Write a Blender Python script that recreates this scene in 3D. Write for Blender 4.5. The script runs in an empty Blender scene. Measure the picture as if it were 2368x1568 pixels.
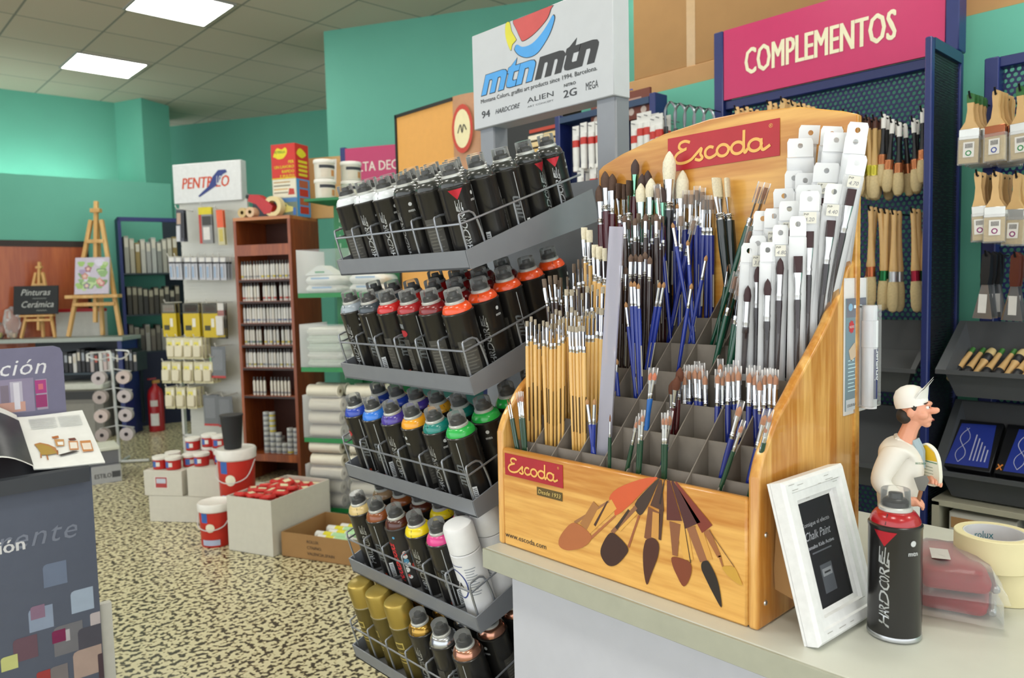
import bpy, bmesh, math, random
from mathutils import Matrix, Vector, Quaternion
R_ = random.Random(7)
sc = bpy.context.scene
COL = sc.collection
rad = math.radians

# ---------------------------------------------------------------- camera, world, exposure
FPX, YAW, PITCH, ROLL, CAMZ = 1749.0, rad(43.04), rad(-4.09), rad(-1.38), 1.35
_f = Vector((math.sin(YAW)*math.cos(PITCH), math.cos(YAW)*math.cos(PITCH), math.sin(PITCH)))
_r0 = Vector((math.cos(YAW), -math.sin(YAW), 0)); _u0 = _r0.cross(_f)
_r = math.cos(ROLL)*_r0 + math.sin(ROLL)*_u0
_u = -math.sin(ROLL)*_r0 + math.cos(ROLL)*_u0
EYE = Vector((0, 0, CAMZ))
cd = bpy.data.cameras.new('camera'); cam = bpy.data.objects.new('camera', cd); COL.objects.link(cam)
cam.matrix_world = Matrix(((_r.x, _u.x, -_f.x, 0), (_r.y, _u.y, -_f.y, 0), (_r.z, _u.z, -_f.z, CAMZ), (0, 0, 0, 1)))
cd.sensor_width = 23.6; cd.lens = FPX/2368*23.6; cd.clip_start = .05; cd.clip_end = 60
cd.dof.use_dof = True; cd.dof.focus_distance = 1.3; cd.dof.aperture_fstop = 4.0
sc.camera = cam
w = bpy.data.worlds.new('world'); sc.world = w; w.use_nodes = True
bg = w.node_tree.nodes['Background']; bg.inputs[0].default_value = (.93, .97, 1, 1); bg.inputs[1].default_value = 1.5
sc.view_settings.view_transform = 'Standard'; sc.view_settings.look = 'None'
sc.view_settings.gamma = 1; sc.view_settings.use_curve_mapping = False
sc.view_settings.exposure = .5
LAMP = 11.0           # radiance of the ceiling light diffusers

def ray(x, y): return _f + _r*((x-1184)/FPX) - _u*((y-784)/FPX)
def P(x, y, ax, v):
    """the point of the place that the photograph's pixel x, y sees on the plane ax = v"""
    d = ray(x, y); i = 'xyz'.index(ax); return EYE + d*((v-EYE[i])/d[i])
def D(x, y, t): return EYE + ray(x, y)*t

# ---------------------------------------------------------------- materials
_M = {}
def lin(c): c /= 255; return c/12.92 if c <= .04045 else ((c+.055)/1.055)**2.4
def rgb(h): return tuple(lin(int(h[i:i+2], 16)) for i in (0, 2, 4)) + (1,)
def M(h, rough=.5, metal=0, var=.05, trans=0, emit=0, coat=0, sc_=30, bump=0):
    k = (h, rough, metal, var, trans, emit, coat, sc_, bump)
    if k in _M: return _M[k]
    m = bpy.data.materials.new('m_'+h); m.use_nodes = True; nt = m.node_tree; b = nt.nodes['Principled BSDF']
    c = rgb(h); b.inputs['Base Color'].default_value = c; b.inputs['Roughness'].default_value = rough
    b.inputs['Metallic'].default_value = metal; b.inputs['Coat Weight'].default_value = coat
    if var and not emit:
        tc = nt.nodes.new('ShaderNodeTexCoord'); n = nt.nodes.new('ShaderNodeTexNoise'); n.inputs['Scale'].default_value = sc_
        n.inputs['Detail'].default_value = 3; nt.links.new(tc.outputs['Object'], n.inputs['Vector'])
        mx = nt.nodes.new('ShaderNodeMix'); mx.data_type = 'RGBA'
        mx.inputs[6].default_value = tuple(x*(1-var*2) for x in c[:3])+(1,); mx.inputs[7].default_value = tuple(min(1, x*(1+var*2)) for x in c[:3])+(1,)
        nt.links.new(n.outputs[0], mx.inputs[0]); nt.links.new(mx.outputs[2], b.inputs['Base Color'])
        if bump:
            bp = nt.nodes.new('ShaderNodeBump'); bp.inputs['Strength'].default_value = bump; bp.inputs['Distance'].default_value = .002
            nt.links.new(n.outputs[0], bp.inputs['Height']); nt.links.new(bp.outputs[0], b.inputs['Normal'])
    if emit: b.inputs['Emission Color'].default_value = c; b.inputs['Emission Strength'].default_value = emit
    if trans:   # clear plastic: mostly transparent, with a gloss
        out = nt.nodes['Material Output']; t = nt.nodes.new('ShaderNodeBsdfTransparent'); t.inputs[0].default_value = tuple(.6+.4*x for x in c[:3])+(1,)
        mx = nt.nodes.new('ShaderNodeMixShader'); fr = nt.nodes.new('ShaderNodeFresnel'); fr.inputs[0].default_value = 1.45
        ma = nt.nodes.new('ShaderNodeMath'); ma.operation = 'ADD'; ma.inputs[1].default_value = 1-trans; ma.use_clamp = True
        nt.links.new(fr.outputs[0], ma.inputs[0]); nt.links.new(ma.outputs[0], mx.inputs[0])
        nt.links.new(t.outputs[0], mx.inputs[1]); nt.links.new(b.outputs[0], mx.inputs[2]); nt.links.new(mx.outputs[0], out.inputs[0])
    _M[k] = m; return m
def nodemat(name):
    m = bpy.data.materials.new(name); m.use_nodes = True; nt = m.node_tree
    return m, nt, nt.nodes['Principled BSDF'], lambda t: nt.nodes.new('ShaderNode'+t)
def wood(name, c1, c2, axis, scale=9, rough=.35, ring=14, coat=.3):
    m, nt, b, N = nodemat(name)
    tc = N('TexCoord'); mp = N('Mapping'); s = [scale]*3; s[axis] = scale*.09; mp.inputs['Scale'].default_value = s
    nt.links.new(tc.outputs['Object'], mp.inputs[0])
    n = N('TexNoise'); n.inputs['Scale'].default_value = 1.3; n.inputs['Detail'].default_value = 3; n.inputs['Distortion'].default_value = .6
    nt.links.new(mp.outputs[0], n.inputs[0])
    ma = N('Math'); ma.operation = 'MULTIPLY'; ma.inputs[1].default_value = ring; nt.links.new(n.outputs[0], ma.inputs[0])
    si = N('Math'); si.operation = 'SINE'; nt.links.new(ma.outputs[0], si.inputs[0])
    n2 = N('TexNoise'); n2.inputs['Scale'].default_value = 14; n2.inputs['Detail'].default_value = 4; nt.links.new(mp.outputs[0], n2.inputs[0])
    ad = N('Math'); ad.operation = 'MULTIPLY_ADD'; ad.inputs[1].default_value = .32; nt.links.new(si.outputs[0], ad.inputs[0]); nt.links.new(n2.outputs[0], ad.inputs[2])
    r = N('ValToRGB'); r.color_ramp.elements[0].position = .15; r.color_ramp.elements[0].color = rgb(c1); r.color_ramp.elements[1].position = .95; r.color_ramp.elements[1].color = rgb(c2)
    nt.links.new(ad.outputs[0], r.inputs[0]); nt.links.new(r.outputs[0], b.inputs['Base Color'])
    b.inputs['Roughness'].default_value = rough; b.inputs['Coat Weight'].default_value = coat
    return m
def holes(name, col, pitch, r, ax=(0, 2), rough=.45):
    """sheet metal punched with a staggered grid of round holes"""
    m, nt, b, N = nodemat(name); b.inputs['Base Color'].default_value = rgb(col); b.inputs['Roughness'].default_value = rough
    tc = N('TexCoord'); sx = N('SeparateXYZ'); nt.links.new(tc.outputs['Object'], sx.inputs[0])
    def mth(op, a, c=None):
        n = N('Math'); n.operation = op
        for i, v in enumerate((a, c)):
            if v is None: continue
            if isinstance(v, (int, float)): n.inputs[i].default_value = v
            else: nt.links.new(v, n.inputs[i])
        return n.outputs[0]
    u = mth('DIVIDE', sx.outputs[ax[0]], pitch); v = mth('DIVIDE', sx.outputs[ax[1]], pitch*1.732)
    ds = []
    for o in (0, .5):
        a = mth('SUBTRACT', mth('FRACT', mth('ADD', u, o+50)), .5); c = mth('MULTIPLY', mth('SUBTRACT', mth('FRACT', mth('ADD', v, o+50)), .5), 1.732)
        ds.append(mth('ADD', mth('MULTIPLY', a, a), mth('MULTIPLY', c, c)))
    mask = mth('LESS_THAN', mth('MINIMUM', *ds), (r/pitch)**2)
    t = N('BsdfTransparent'); mx = N('MixShader'); nt.links.new(mask, mx.inputs[0]); nt.links.new(b.outputs[0], mx.inputs[1]); nt.links.new(t.outputs[0], mx.inputs[2])
    nt.links.new(mx.outputs[0], nt.nodes['Material Output'].inputs[0]); return m

# ---------------------------------------------------------------- mesh builder
def FR(o, x, y):
    x = Vector(x).normalized(); y = Vector(y); z = x.cross(y).normalized(); y = z.cross(x)
    return Matrix(((x.x, y.x, z.x, o[0]), (x.y, y.y, z.y, o[1]), (x.z, y.z, z.z, o[2]), (0, 0, 0, 1)))
def T(x, y, z): return Matrix.Translation((x, y, z))
def RX(a): return Matrix.Rotation(rad(a), 4, 'X')
def RY(a): return Matrix.Rotation(rad(a), 4, 'Y')
def RZ(a): return Matrix.Rotation(rad(a), 4, 'Z')
def smooth(pts, n=6, closed=False):
    out = []; L = len(pts); p = [Vector(q) for q in pts]
    for i in range(L if closed else L-1):
        a, b, c, d = (p[(i-1) % L] if closed or i else p[0]), p[i], p[(i+1) % L], (p[(i+2) % L] if closed or i+2 < L else p[-1])
        for k in range(n):
            t = k/n; out.append(.5*((2*b)+(c-a)*t+(2*a-5*b+4*c-d)*t*t+(3*b-a-3*c+d)*t**3))
    if not closed: out.append(p[-1])
    return out
_TX = {}
def textmesh(s, bold, shear, sp):
    k = (s, bold, shear, sp)
    if k not in _TX:
        c = bpy.data.curves.new('t', 'FONT'); c.body = s; c.size = 1; c.offset = bold; c.shear = shear; c.space_character = sp; c.resolution_u = 2; c.fill_mode = 'FRONT'
        o = bpy.data.objects.new('t', c); COL.objects.link(o)
        me = bpy.data.meshes.new_from_object(o.evaluated_get(bpy.context.evaluated_depsgraph_get()))
        vs = [v.co.copy() for v in me.vertices]; fs = [tuple(p.vertices) for p in me.polygons]
        bpy.data.objects.remove(o); bpy.data.curves.remove(c); bpy.data.meshes.remove(me)
        _TX[k] = (vs, fs, min([v.x for v in vs] or [0]), max([v.x for v in vs] or [1]))
    return _TX[k]
class MB:
    def __init__(s): s.v = []; s.f = []; s.mi = []; s.ms = []
    def add(s, vs, fs, m, X=None, fn=None):
        o = len(s.v)
        for v in vs:
            v = Vector(v)
            if X is not None: v = X @ v
            if fn: v = Vector(fn(v))
            s.v.append(v)
        if m not in s.ms: s.ms.append(m)
        k = s.ms.index(m)
        for f in fs: s.f.append(tuple(i+o for i in f)); s.mi.append(k)
        return s
    def box(s, x0, x1, y0, y1, z0, z1, m, X=None, b=0):
        if not b:
            vs = [(x, y, z) for x in (x0, x1) for y in (y0, y1) for z in (z0, z1)]
            return s.add(vs, [(0, 1, 3, 2), (4, 6, 7, 5), (0, 4, 5, 1), (2, 3, 7, 6), (0, 2, 6, 4), (1, 5, 7, 3)], m, X)
        bm = bmesh.new()
        for x, i in ((x0, 1), (x1, -1)):
            for y, j in ((y0, 1), (y1, -1)):
                for z, k in ((z0, 1), (z1, -1)):
                    for q in ((0, 1, 1), (1, 0, 1), (1, 1, 0)): bm.verts.new((x+i*b*q[0], y+j*b*q[1], z+k*b*q[2]))
        bmesh.ops.convex_hull(bm, input=bm.verts); bmesh.ops.dissolve_limit(bm, angle_limit=.02, verts=bm.verts, edges=bm.edges)
        bm.verts.index_update(); s.add([v.co.copy() for v in bm.verts], [tuple(v.index for v in f.verts) for f in bm.faces], m, X); bm.free(); return s
    def lathe(s, prof, m, n=16, X=None, sq=(1, 1), fn=None):
        vs = []; fs = []; L = len(prof)
        for r, z in prof:
            for k in range(n): a = 2*math.pi*k/n; vs.append((r*math.cos(a)*sq[0], r*math.sin(a)*sq[1], z))
        for i in range(L-1):
            for k in range(n): fs.append((i*n+k, i*n+(k+1) % n, (i+1)*n+(k+1) % n, (i+1)*n+k))
        shut = prof[0] != prof[-1] and m not in GLASSY
        if shut and prof[0][0] > 0: fs.append(tuple(range(n))[::-1])
        if shut and prof[-1][0] > 0: fs.append(tuple((L-1)*n+k for k in range(n)))
        return s.add(vs, fs, m, X, fn)
    def tube(s, pts, r, m, n=6, X=None, closed=False):
        p = [Vector(q) for q in pts]; L = len(p); vs = []; fs = []; prev = None
        for i in range(L):
            t = (p[(i+1) % L]-p[i-1]) if closed else (p[min(i+1, L-1)]-p[max(i-1, 0)])
            t.normalize()
            a = t.orthogonal() if prev is None else prev - t*prev.dot(t)
            if a.length < 1e-6: a = t.orthogonal()
            a.normalize(); prev = a; b = t.cross(a); rr = r[i] if isinstance(r, (list, tuple)) else r
            for k in range(n): q = 2*math.pi*k/n; vs.append(p[i]+(a*math.cos(q)+b*math.sin(q))*rr)
        for i in range(L if closed else L-1):
            j = (i+1) % L
            for k in range(n): fs.append((i*n+k, i*n+(k+1) % n, j*n+(k+1) % n, j*n+k))
        if not closed: fs += [tuple(range(n))[::-1], tuple((L-1)*n+k for k in range(n))]
        return s.add(vs, fs, m, X)
    def prism(s, poly, t0, t1, m, X=None):
        """polygon in local x, y extruded along local z"""
        n = len(poly); vs = [(a[0], a[1], t0) for a in poly]+[(a[0], a[1], t1) for a in poly]
        fs = [tuple(range(n))[::-1], tuple(range(n, 2*n))]+[(i, (i+1) % n, n+(i+1) % n, n+i) for i in range(n)]
        return s.add(vs, fs, m, X)
    def poly(s, pts, m, X=None, fn=None): return s.add([tuple(p) if len(p) == 3 else (p[0], p[1], 0) for p in pts], [tuple(range(len(pts)))], m, X, fn)
    def rect(s, x0, y0, x1, y1, m, X=None, fn=None, n=1):
        vs = []; fs = []
        for i in range(n+1): vs += [(x0+(x1-x0)*i/n, y0, 0), (x0+(x1-x0)*i/n, y1, 0)]
        for i in range(n): fs.append((2*i, 2*i+2, 2*i+3, 2*i+1))
        return s.add(vs, fs, m, X, fn)
    def stroke(s, pts, wd, m, X=None, n=5, closed=False, fn=None):
        p = smooth(pts, n, closed) if n else [Vector(q) for q in pts]
        L = len(p); p = [Vector((q[0], q[1], 0)) for q in p]; vs = []; fs = []
        for i in range(L):
            t = (p[(i+1) % L]-p[i-1]) if closed else (p[min(i+1, L-1)]-p[max(i-1, 0)])
            t.normalize(); a = Vector((-t.y, t.x, 0))*wd/2; zz = Vector((0, 0, 0 if fn else .0006*i/L)); vs += [p[i]+a+zz, p[i]-a+zz]
        for i in range(L if closed else L-1): j = (i+1) % L; fs.append((2*i+1, 2*j+1, 2*j, 2*i))
        return s.add(vs, fs, m, X, fn)
    def band(s, xs, lo, hi, m, fn):
        """a shape between two outlines, cut fine enough to bend round a can"""
        vs = []; n = len(xs)
        for i in range(n): vs += [(xs[i], lo[i], 0), (xs[i], hi[i], 0)]
        return s.add(vs, [(2*i, 2*i+2, 2*i+3, 2*i+1) for i in range(n-1)], m, None, fn)
    def text(s, t, size, m, X=None, al='l', bold=0, shear=0, sp=1, width=None, fn=None):
        vs, fs, a, b = textmesh(t, 0, shear, sp); kx = size if width is None else width/max(b-a, 1e-4)
        ox = {'l': -a, 'c': -(a+b)/2, 'r': -b}[al]
        n = 0 if bold <= .004 else 1 if bold < .03 else 2      # heavier letters: the outline drawn again a hair to each side
        for k in range(-n, n+1): s.add([((v.x+ox+k*bold/max(n, 1))*kx, v.y*size, .00012*(k+n)) for v in vs], fs, m, X, fn)
        return s
    def build(s, name, parent=None, label=None, sharp=40):
        me = bpy.data.meshes.new(name); me.from_pydata(s.v, [], s.f)
        for m in s.ms: me.materials.append(m)
        me.polygons.foreach_set('material_index', s.mi); me.polygons.foreach_set('use_smooth', [True]*len(s.f))
        me.update(); me.set_sharp_from_angle(angle=rad(sharp))
        o = bpy.data.objects.new(name, me); COL.objects.link(o)
        if parent: o.parent = parent
        if label: o['label'] = label
        return o
def tag(o, label, cat, group=None, kind=None):
    if label: o['label'] = label
    if cat: o['category'] = cat
    if group: o['group'] = group
    if kind: o['kind'] = kind
    return o
def thing(name, label, cat, loc=(0, 0, 0), rz=0, group=None, rot=None):
    o = bpy.data.objects.new(name, None); COL.objects.link(o); o.empty_display_size = .05
    o.location = loc; o.rotation_euler = rot or (0, 0, rad(rz))
    return tag(o, label, cat, group)
KIDS = {}
def clone(o, parent=None):
    c = o.copy(); COL.objects.link(c)
    if parent: c.parent = parent
    for ch in o.children: clone(ch, c)
    return c
def put(o, loc, rot=None, label=None, group=None, quat=None, cat=None):
    o.location = loc
    if quat is not None: o.rotation_mode = 'QUATERNION'; o.rotation_quaternion = quat
    elif rot is not None: o.rotation_mode = 'XYZ'; o.rotation_euler = rot
    if label: o['label'] = label
    if cat: o['category'] = cat
    if group: o['group'] = group
    elif label and 'group' in o: del o['group']
    return o
class Kind:
    """hands out the first build of a thing, then copies of it"""
    def __init__(s, fn): s.fn = fn; s.o = None
    def __call__(s):
        if s.o is None: s.o = s.fn(); return s.o
        return clone(s.o)
def struct(name, mb): o = mb.build(name); o['kind'] = 'structure'; return o
ORD = ['first', 'second', 'third', 'fourth', 'fifth', 'sixth', 'seventh', 'eighth', 'ninth', 'tenth', 'eleventh', 'twelfth', 'thirteenth', 'fourteenth', 'fifteenth', 'sixteenth']

# common materials
WHITE = M('e6e6e2', .5); BLACK = M('141416', .35); STEEL = M('c8c8c8', .25, 1, 0); CHROME = M('dadada', .12, 1, 0)
TEAL = M('62ab96', .75, var=.03, sc_=4); NAVY = M('1c2a66', .4); CLEAR = M('ffffff', .08, 0, 0, .93); CLEAR2 = M('ffffff', .12, 0, 0, .86); CAPC = M('f4f6f4', .06, 0, 0, .97)
GLASSY = (CLEAR, CLEAR2, CAPC)
PINK = M('c42a64', .3, var=.02); CREAM = M('ece6c4', .5); INK = M('26262a', .6); RED = M('c02026', .4); GREYT = M('5d6064', .55)
CARD = M('9c7647', .8, sc_=12); TAN = M('b48a5a', .8, sc_=12)
# ================================================================ the room
CZ = 3.42
m, nt, b, N = nodemat('terrazzo')
tc = N('TexCoord'); n1 = N('TexNoise'); n1.inputs['Scale'].default_value = 46; n1.inputs['Detail'].default_value = 1.5; n1.inputs['Distortion'].default_value = .15
nt.links.new(tc.outputs['Object'], n1.inputs[0])
r = N('ValToRGB'); e = r.color_ramp.elements; e[0].position = .43; e[0].color = rgb('352e20'); e[1].position = .47; e[1].color = rgb('a0946e')
e = r.color_ramp.elements.new(.51); e.color = rgb('cfc8a2')
nt.links.new(n1.outputs[0], r.inputs[0]); nt.links.new(r.outputs[0], b.inputs['Base Color']); b.inputs['Roughness'].default_value = .28
struct('floor', MB().box(-4, 7, -4, 11, -.1, 0, m))
m, nt, b, N = nodemat('ceiling_tiles')
tc = N('TexCoord'); mp = N('Mapping'); mp.inputs['Location'].default_value = (-1.87, -5.42, 0); nt.links.new(tc.outputs['Object'], mp.inputs[0])
br = N('TexBrick'); br.offset = 0; br.inputs['Scale'].default_value = 1; br.inputs['Brick Width'].default_value = .594; br.inputs['Row Height'].default_value = .61
br.inputs['Mortar Size'].default_value = .009; br.inputs['Mortar Smooth'].default_value = .3
br.inputs['Color1'].default_value = rgb('c4b9a8'); br.inputs['Color2'].default_value = rgb('bfb4a3'); br.inputs['Mortar'].default_value = rgb('85857c')
nt.links.new(mp.outputs[0], br.inputs[0]); nt.links.new(br.outputs[0], b.inputs['Base Color']); b.inputs['Roughness'].default_value = .9
struct('ceiling', MB().box(-4, 7, -4, 11, CZ, CZ+.1, m))
struct('wall_left', MB().box(-4, 2.62, 9.12, 9.3, 0, CZ, TEAL, FR((0, 0, 0), (1, -.05, 0), (.05, 1, 0))))
LEDGE = 2.45
lw = MB(); lw.box(-4, 2.56, 8.70, 8.74, 0, LEDGE+.08, TEAL, FR((0, 0, 0), (1, -.05, 0), (.05, 1, 0))); lw.box(-4, 2.5, 8.74, 9.12, 0, LEDGE, TEAL, FR((0, 0, 0), (1, -.05, 0), (.05, 1, 0)))
struct('wall_left_lower', lw)
cl = MB(); cl.prism([(2.52, 9.2), (2.756, 8.62), (3.1, 8.8), (3.3, 9.6), (2.7, 9.9)], 0, CZ, TEAL)
struct('wall_column', cl)
dd = Vector((.48, -.875)).normalized(); nn = Vector((.875, .48)).normalized()
def wallseg(a, b_, t, z0, z1, m):
    a = Vector(a); b_ = Vector(b_); return MB().prism([a, b_, b_+nn*t, a+nn*t], z0, z1, m)
struct('wall_back', wallseg((3.1, 10.56), (5.6, 6.0), .2, 0, CZ, TEAL))
struct('wall_diagonal', wallseg((3.2, 5.56), Vector((3.2, 5.56))+dd*5.2, .9, 0, CZ, TEAL))
pw = MB(); pw.box(2.62, 3.5, -3, 1.93, 0, 2.125, M('63b39c', .75, var=.03, sc_=4)); struct('wall_right', pw)
# a lamp strip lies on the ledge and washes the wall above it
ls = thing('cove_lamp', 'fluorescent strip lamp lying on the ledge of the teal wall', 'lamp', (0.9, 8.76, LEDGE), -2.9)
MB().box(-1.6, 1.5, .0, .05, 0, .02, WHITE).build('lamp_base', ls)
MB().box(-1.55, 1.45, .01, .04, .02, .045, M('f4fffa', emit=16)).build('tube', ls)
# ceiling lights
lights = []
def mk_light():
    o = thing('ceiling_light', 'x', 'light')
    f = MB()
    for a in ((-.297, -.28), (.28, .297)): f.box(a[0], a[1], -.3, .3, -.012, .002, M('9a9a94', .5)); f.box(-.28, .28, a[0], a[1], -.012, .002, M('9a9a94', .5))
    f.build('frame', o)
    MB().box(-.28, .28, -.28, .28, -.008, .0, M('fffdf4', emit=LAMP)).build('diffuser', o)
    return o
lk = Kind(mk_light)
for i, (x, y, lab) in enumerate([(2.13, 7.6, 'far square ceiling light panel above the easel side of the shop'), (2.13, 5.72, 'bright square ceiling light panel cut by the top edge of the photo'),
        (2.13, 3.9, None), (2.13, 2.1, None), (2.13, .3, None), (2.13, -1.6, None), (-.3, 5.7, None), (-.3, 3.9, None), (-.3, 2.1, None), (-.3, .3, None), (-.3, -1.6, None), (4.6, 3.0, None)]):
    o = lk(); put(o, (x, y, CZ-.001), None, lab or 'square ceiling light panel out of sight over the shop floor', None if lab else 'ceiling lights outside the frame')
sen = thing('security_sensor', 'small dark sensor hanging under the ceiling by the teal wall', 'sensor', tuple(D(17, 226, 8.6)))
MB().lathe([(0, -.06), (.05, -.05), (.07, 0), (.06, .04), (.02, .06)], M('1e5a50', .5), 14).build('housing', sen)
MB().tube([(0, 0, .05), (0, 0, CZ-sen.location.z)], .008, M('707070')).build('bracket', sen)
# ================================================================ spray can stand
GREY = M('8c9096', .45, .3, .03); GREYD = M('6e7278', .5)
SX, SY, TILT = .95, 1.372, 17.5
HALF = .241
st = thing('spray_can_stand', 'grey metal spray can stand with tiered sloping trays and a printed header sign', 'display stand', (SX, SY, 0), -90)
# local: x to the right seen from the front, y away from the front, z up
for x in (-HALF+.03, HALF-.03): MB().box(x-.03, x+.03, .452, .505, 0, 1.79, GREY, b=.004).build('post', st)
MB().box(-HALF+.06, HALF-.06, .47, .485, 0, 1.60, GREYD).build('back_panel', st)
MB().box(-HALF, HALF, 0, .505, 0, .05, GREY, b=.004).build('base', st)
TZ = [1.382, 1.135, .889, .652, .432]
def tray():
    t = MB()
    t.box(-HALF, HALF, 0, .40, 0, .004, GREY)
    t.box(-HALF, HALF, 0, .003, 0, .038, GREY)
    for sx in (-1, 1):
        x = sx*HALF; X = FR((x-.0015, 0, 0), (0, 1, 0), (0, 0, 1))
        t.prism([(0, 0), (.40, -.012), (.40, .062), (0, .038)], 0, .003, GREY, X)
    o = t.build('tray')
    w_ = MB(); wm = M('9ca0a6', .35, .6)
    h = .088
    w_.tube([(-HALF+.006, .19, h), (-HALF+.006, .012, h), (HALF-.006, .012, h), (HALF-.006, .38, h+.012)], .0024, wm)
    for i in range(7):
        x = -HALF+.008+(2*HALF-.016)*i/6
        w_.tube(smooth([(x, .012, .002), (x, .012, h+.006), (x, .02, h+.018), (x, .05, h+.012), (x, .06, .05), (x, .06, .004)], 3), .0024, wm)
    for y in (.16, .3):
        w_.tube([(HALF-.006, y, .0), (HALF-.006, y, h+.01*y/.38)], .0024, wm)
    w_.build('wire_rail', o)
    return o
tk = None
for z in TZ:
    o = tray() if tk is None else clone(tk)
    tk = tk or o
    o.parent = st; o.location = (0, 0, z); o.rotation_euler = (rad(TILT), 0, 0)
# header sign
SGY, SGZ0, SGZ1 = .44, 1.78, 2.034
sg = MB(); sg.box(-HALF-.009, HALF+.005, SGY, SGY+.06, SGZ0, SGZ1, M('c3c7ca', .4, 0, .02), b=.002); sgn = sg.build('header_sign', st)
F = FR((-HALF-.009, SGY-.0008, SGZ0), (1, 0, 0), (0, 0, 1)); W_ = 2*HALF+.014; H_ = SGZ1-SGZ0
def sgp(px, py):           # picture of the sign: fractions across and up the board
    xl = 1090+(px-1090)*0; u = (px-1092)/(1416-1092)
    yb = 301-(px-1099)*(75/323.); yt = 86-(px-1090)*(121/320.)
    v = (yb-py)/(yb-yt); return (u*W_, v*H_)
lg = MB(); q = lambda L: [sgp(1080+a/4.6125, b_/4.6125) for a, b_ in L]
DK = M('35393d', .5)
for pts, col in (([(562, 218), (640, 185), (966, 60), (965, 95), (930, 190), (850, 290), (760, 375), (668, 428), (640, 400), (600, 310)], 'c8504e'),
                 ([(478, 245), (522, 230), (540, 320), (588, 405), (580, 430), (545, 470), (532, 525), (515, 515), (485, 440), (468, 350)], 'd8d23a'),
                 ([(575, 500), (600, 466), (660, 492), (760, 460), (860, 360), (940, 240), (980, 165), (1000, 170), (998, 220), (950, 360), (860, 510), (790, 580), (700, 606), (620, 580), (575, 530)], '4aa0e2')):
    P2 = smooth([(a, b_, 0) for a, b_ in q(pts)], 3, True)
    c = sum(P2, Vector())/len(P2)
    lg.poly([c+(p-c)*1.035 for p in P2], DK, F)
    lg.poly(P2, M(col, .4), F @ T(0, 0, .0005))
def word(t, x, y, wd, sz, m, out=None, bold=.0, sh=.0, dz=.0):
    lg.text(t, sz, m, F @ T(x, y, dz), width=wd, bold=bold, shear=sh)
MT = {'m': [(0, 0), (0, 1), (1.0, 1), (1.2, .95), (1.32, .82), (1.34, .7), (1.34, 0), (1.04, 0), (1.04, .6), (.98, .7), (.82, .7), (.82, 0), (.52, 0), (.52, .6), (.47, .7), (.3, .7), (.3, 0)],
      't': [(.06, .72), (-.02, .72), (-.02, .98), (.1, 1.02), (.36, 1.34), (.36, 1), (.64, 1), (.64, .72), (.36, .72), (.36, .36), (.42, .28), (.62, .28), (.62, 0), (.3, 0), (.13, .06), (.06, .2)],
      'n': [(0, 0), (0, 1), (.55, 1), (.76, .95), (.87, .82), (.89, .7), (.89, 0), (.58, 0), (.58, .6), (.53, .7), (.32, .7), (.32, 0)]}
def mtn(x, y, h, wd, m, dz, grow=0):
    ox = 0
    for ch, adv in (('m', 1.40), ('t', .66), ('n', .9)):
        pl = [Vector((a+ox, b_, 0)) for a, b_ in MT[ch]]
        if grow:
            n = len(pl); o2 = []
            for i in range(n):
                d1 = (pl[i]-pl[i-1]).normalized(); d2 = (pl[(i+1) % n]-pl[i]).normalized()
                nrm = Vector((-d1.y, d1.x, 0))+Vector((-d2.y, d2.x, 0)); o2.append(pl[i]+nrm*(grow/max(.6, nrm.length_squared/2)))
            pl = o2
        lg.poly([(x+(p.x+.30*p.y)*wd/3.25, y+p.y*h, 0) for p in pl], m, F @ T(0, 0, dz))
        ox += adv
mtn(.036, .0865, .051, .215, DK, .0, .035); mtn(.036, .0865, .051, .215, M('4aa0e2', .4), .0005)
mtn(.243, .086, .051, .215, M('333538', .5), .0, .02)
word('Montana Colors, graffiti art products since 1994. Barcelona.', .033, .066, .415, .0155, DK, bold=.008, dz=.0003)
word('94', .035, .026, .033, .027, DK, bold=.02); word('HARDCORE', .09, .028, .096, .018, DK, bold=.01, sh=.35)
word('ALIEN', .213, .034, .093, .018, DK); word('ART CONCEPT', .213, .022, .093, .006, GREYT)
word('NITRO', .342, .048, .038, .010, DK, bold=.03); word('2G', .340, .022, .042, .026, DK, bold=.02); word('MEGA', .412, .026, .038, .026, DK)
lg.build('lettering', sgn)

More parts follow.
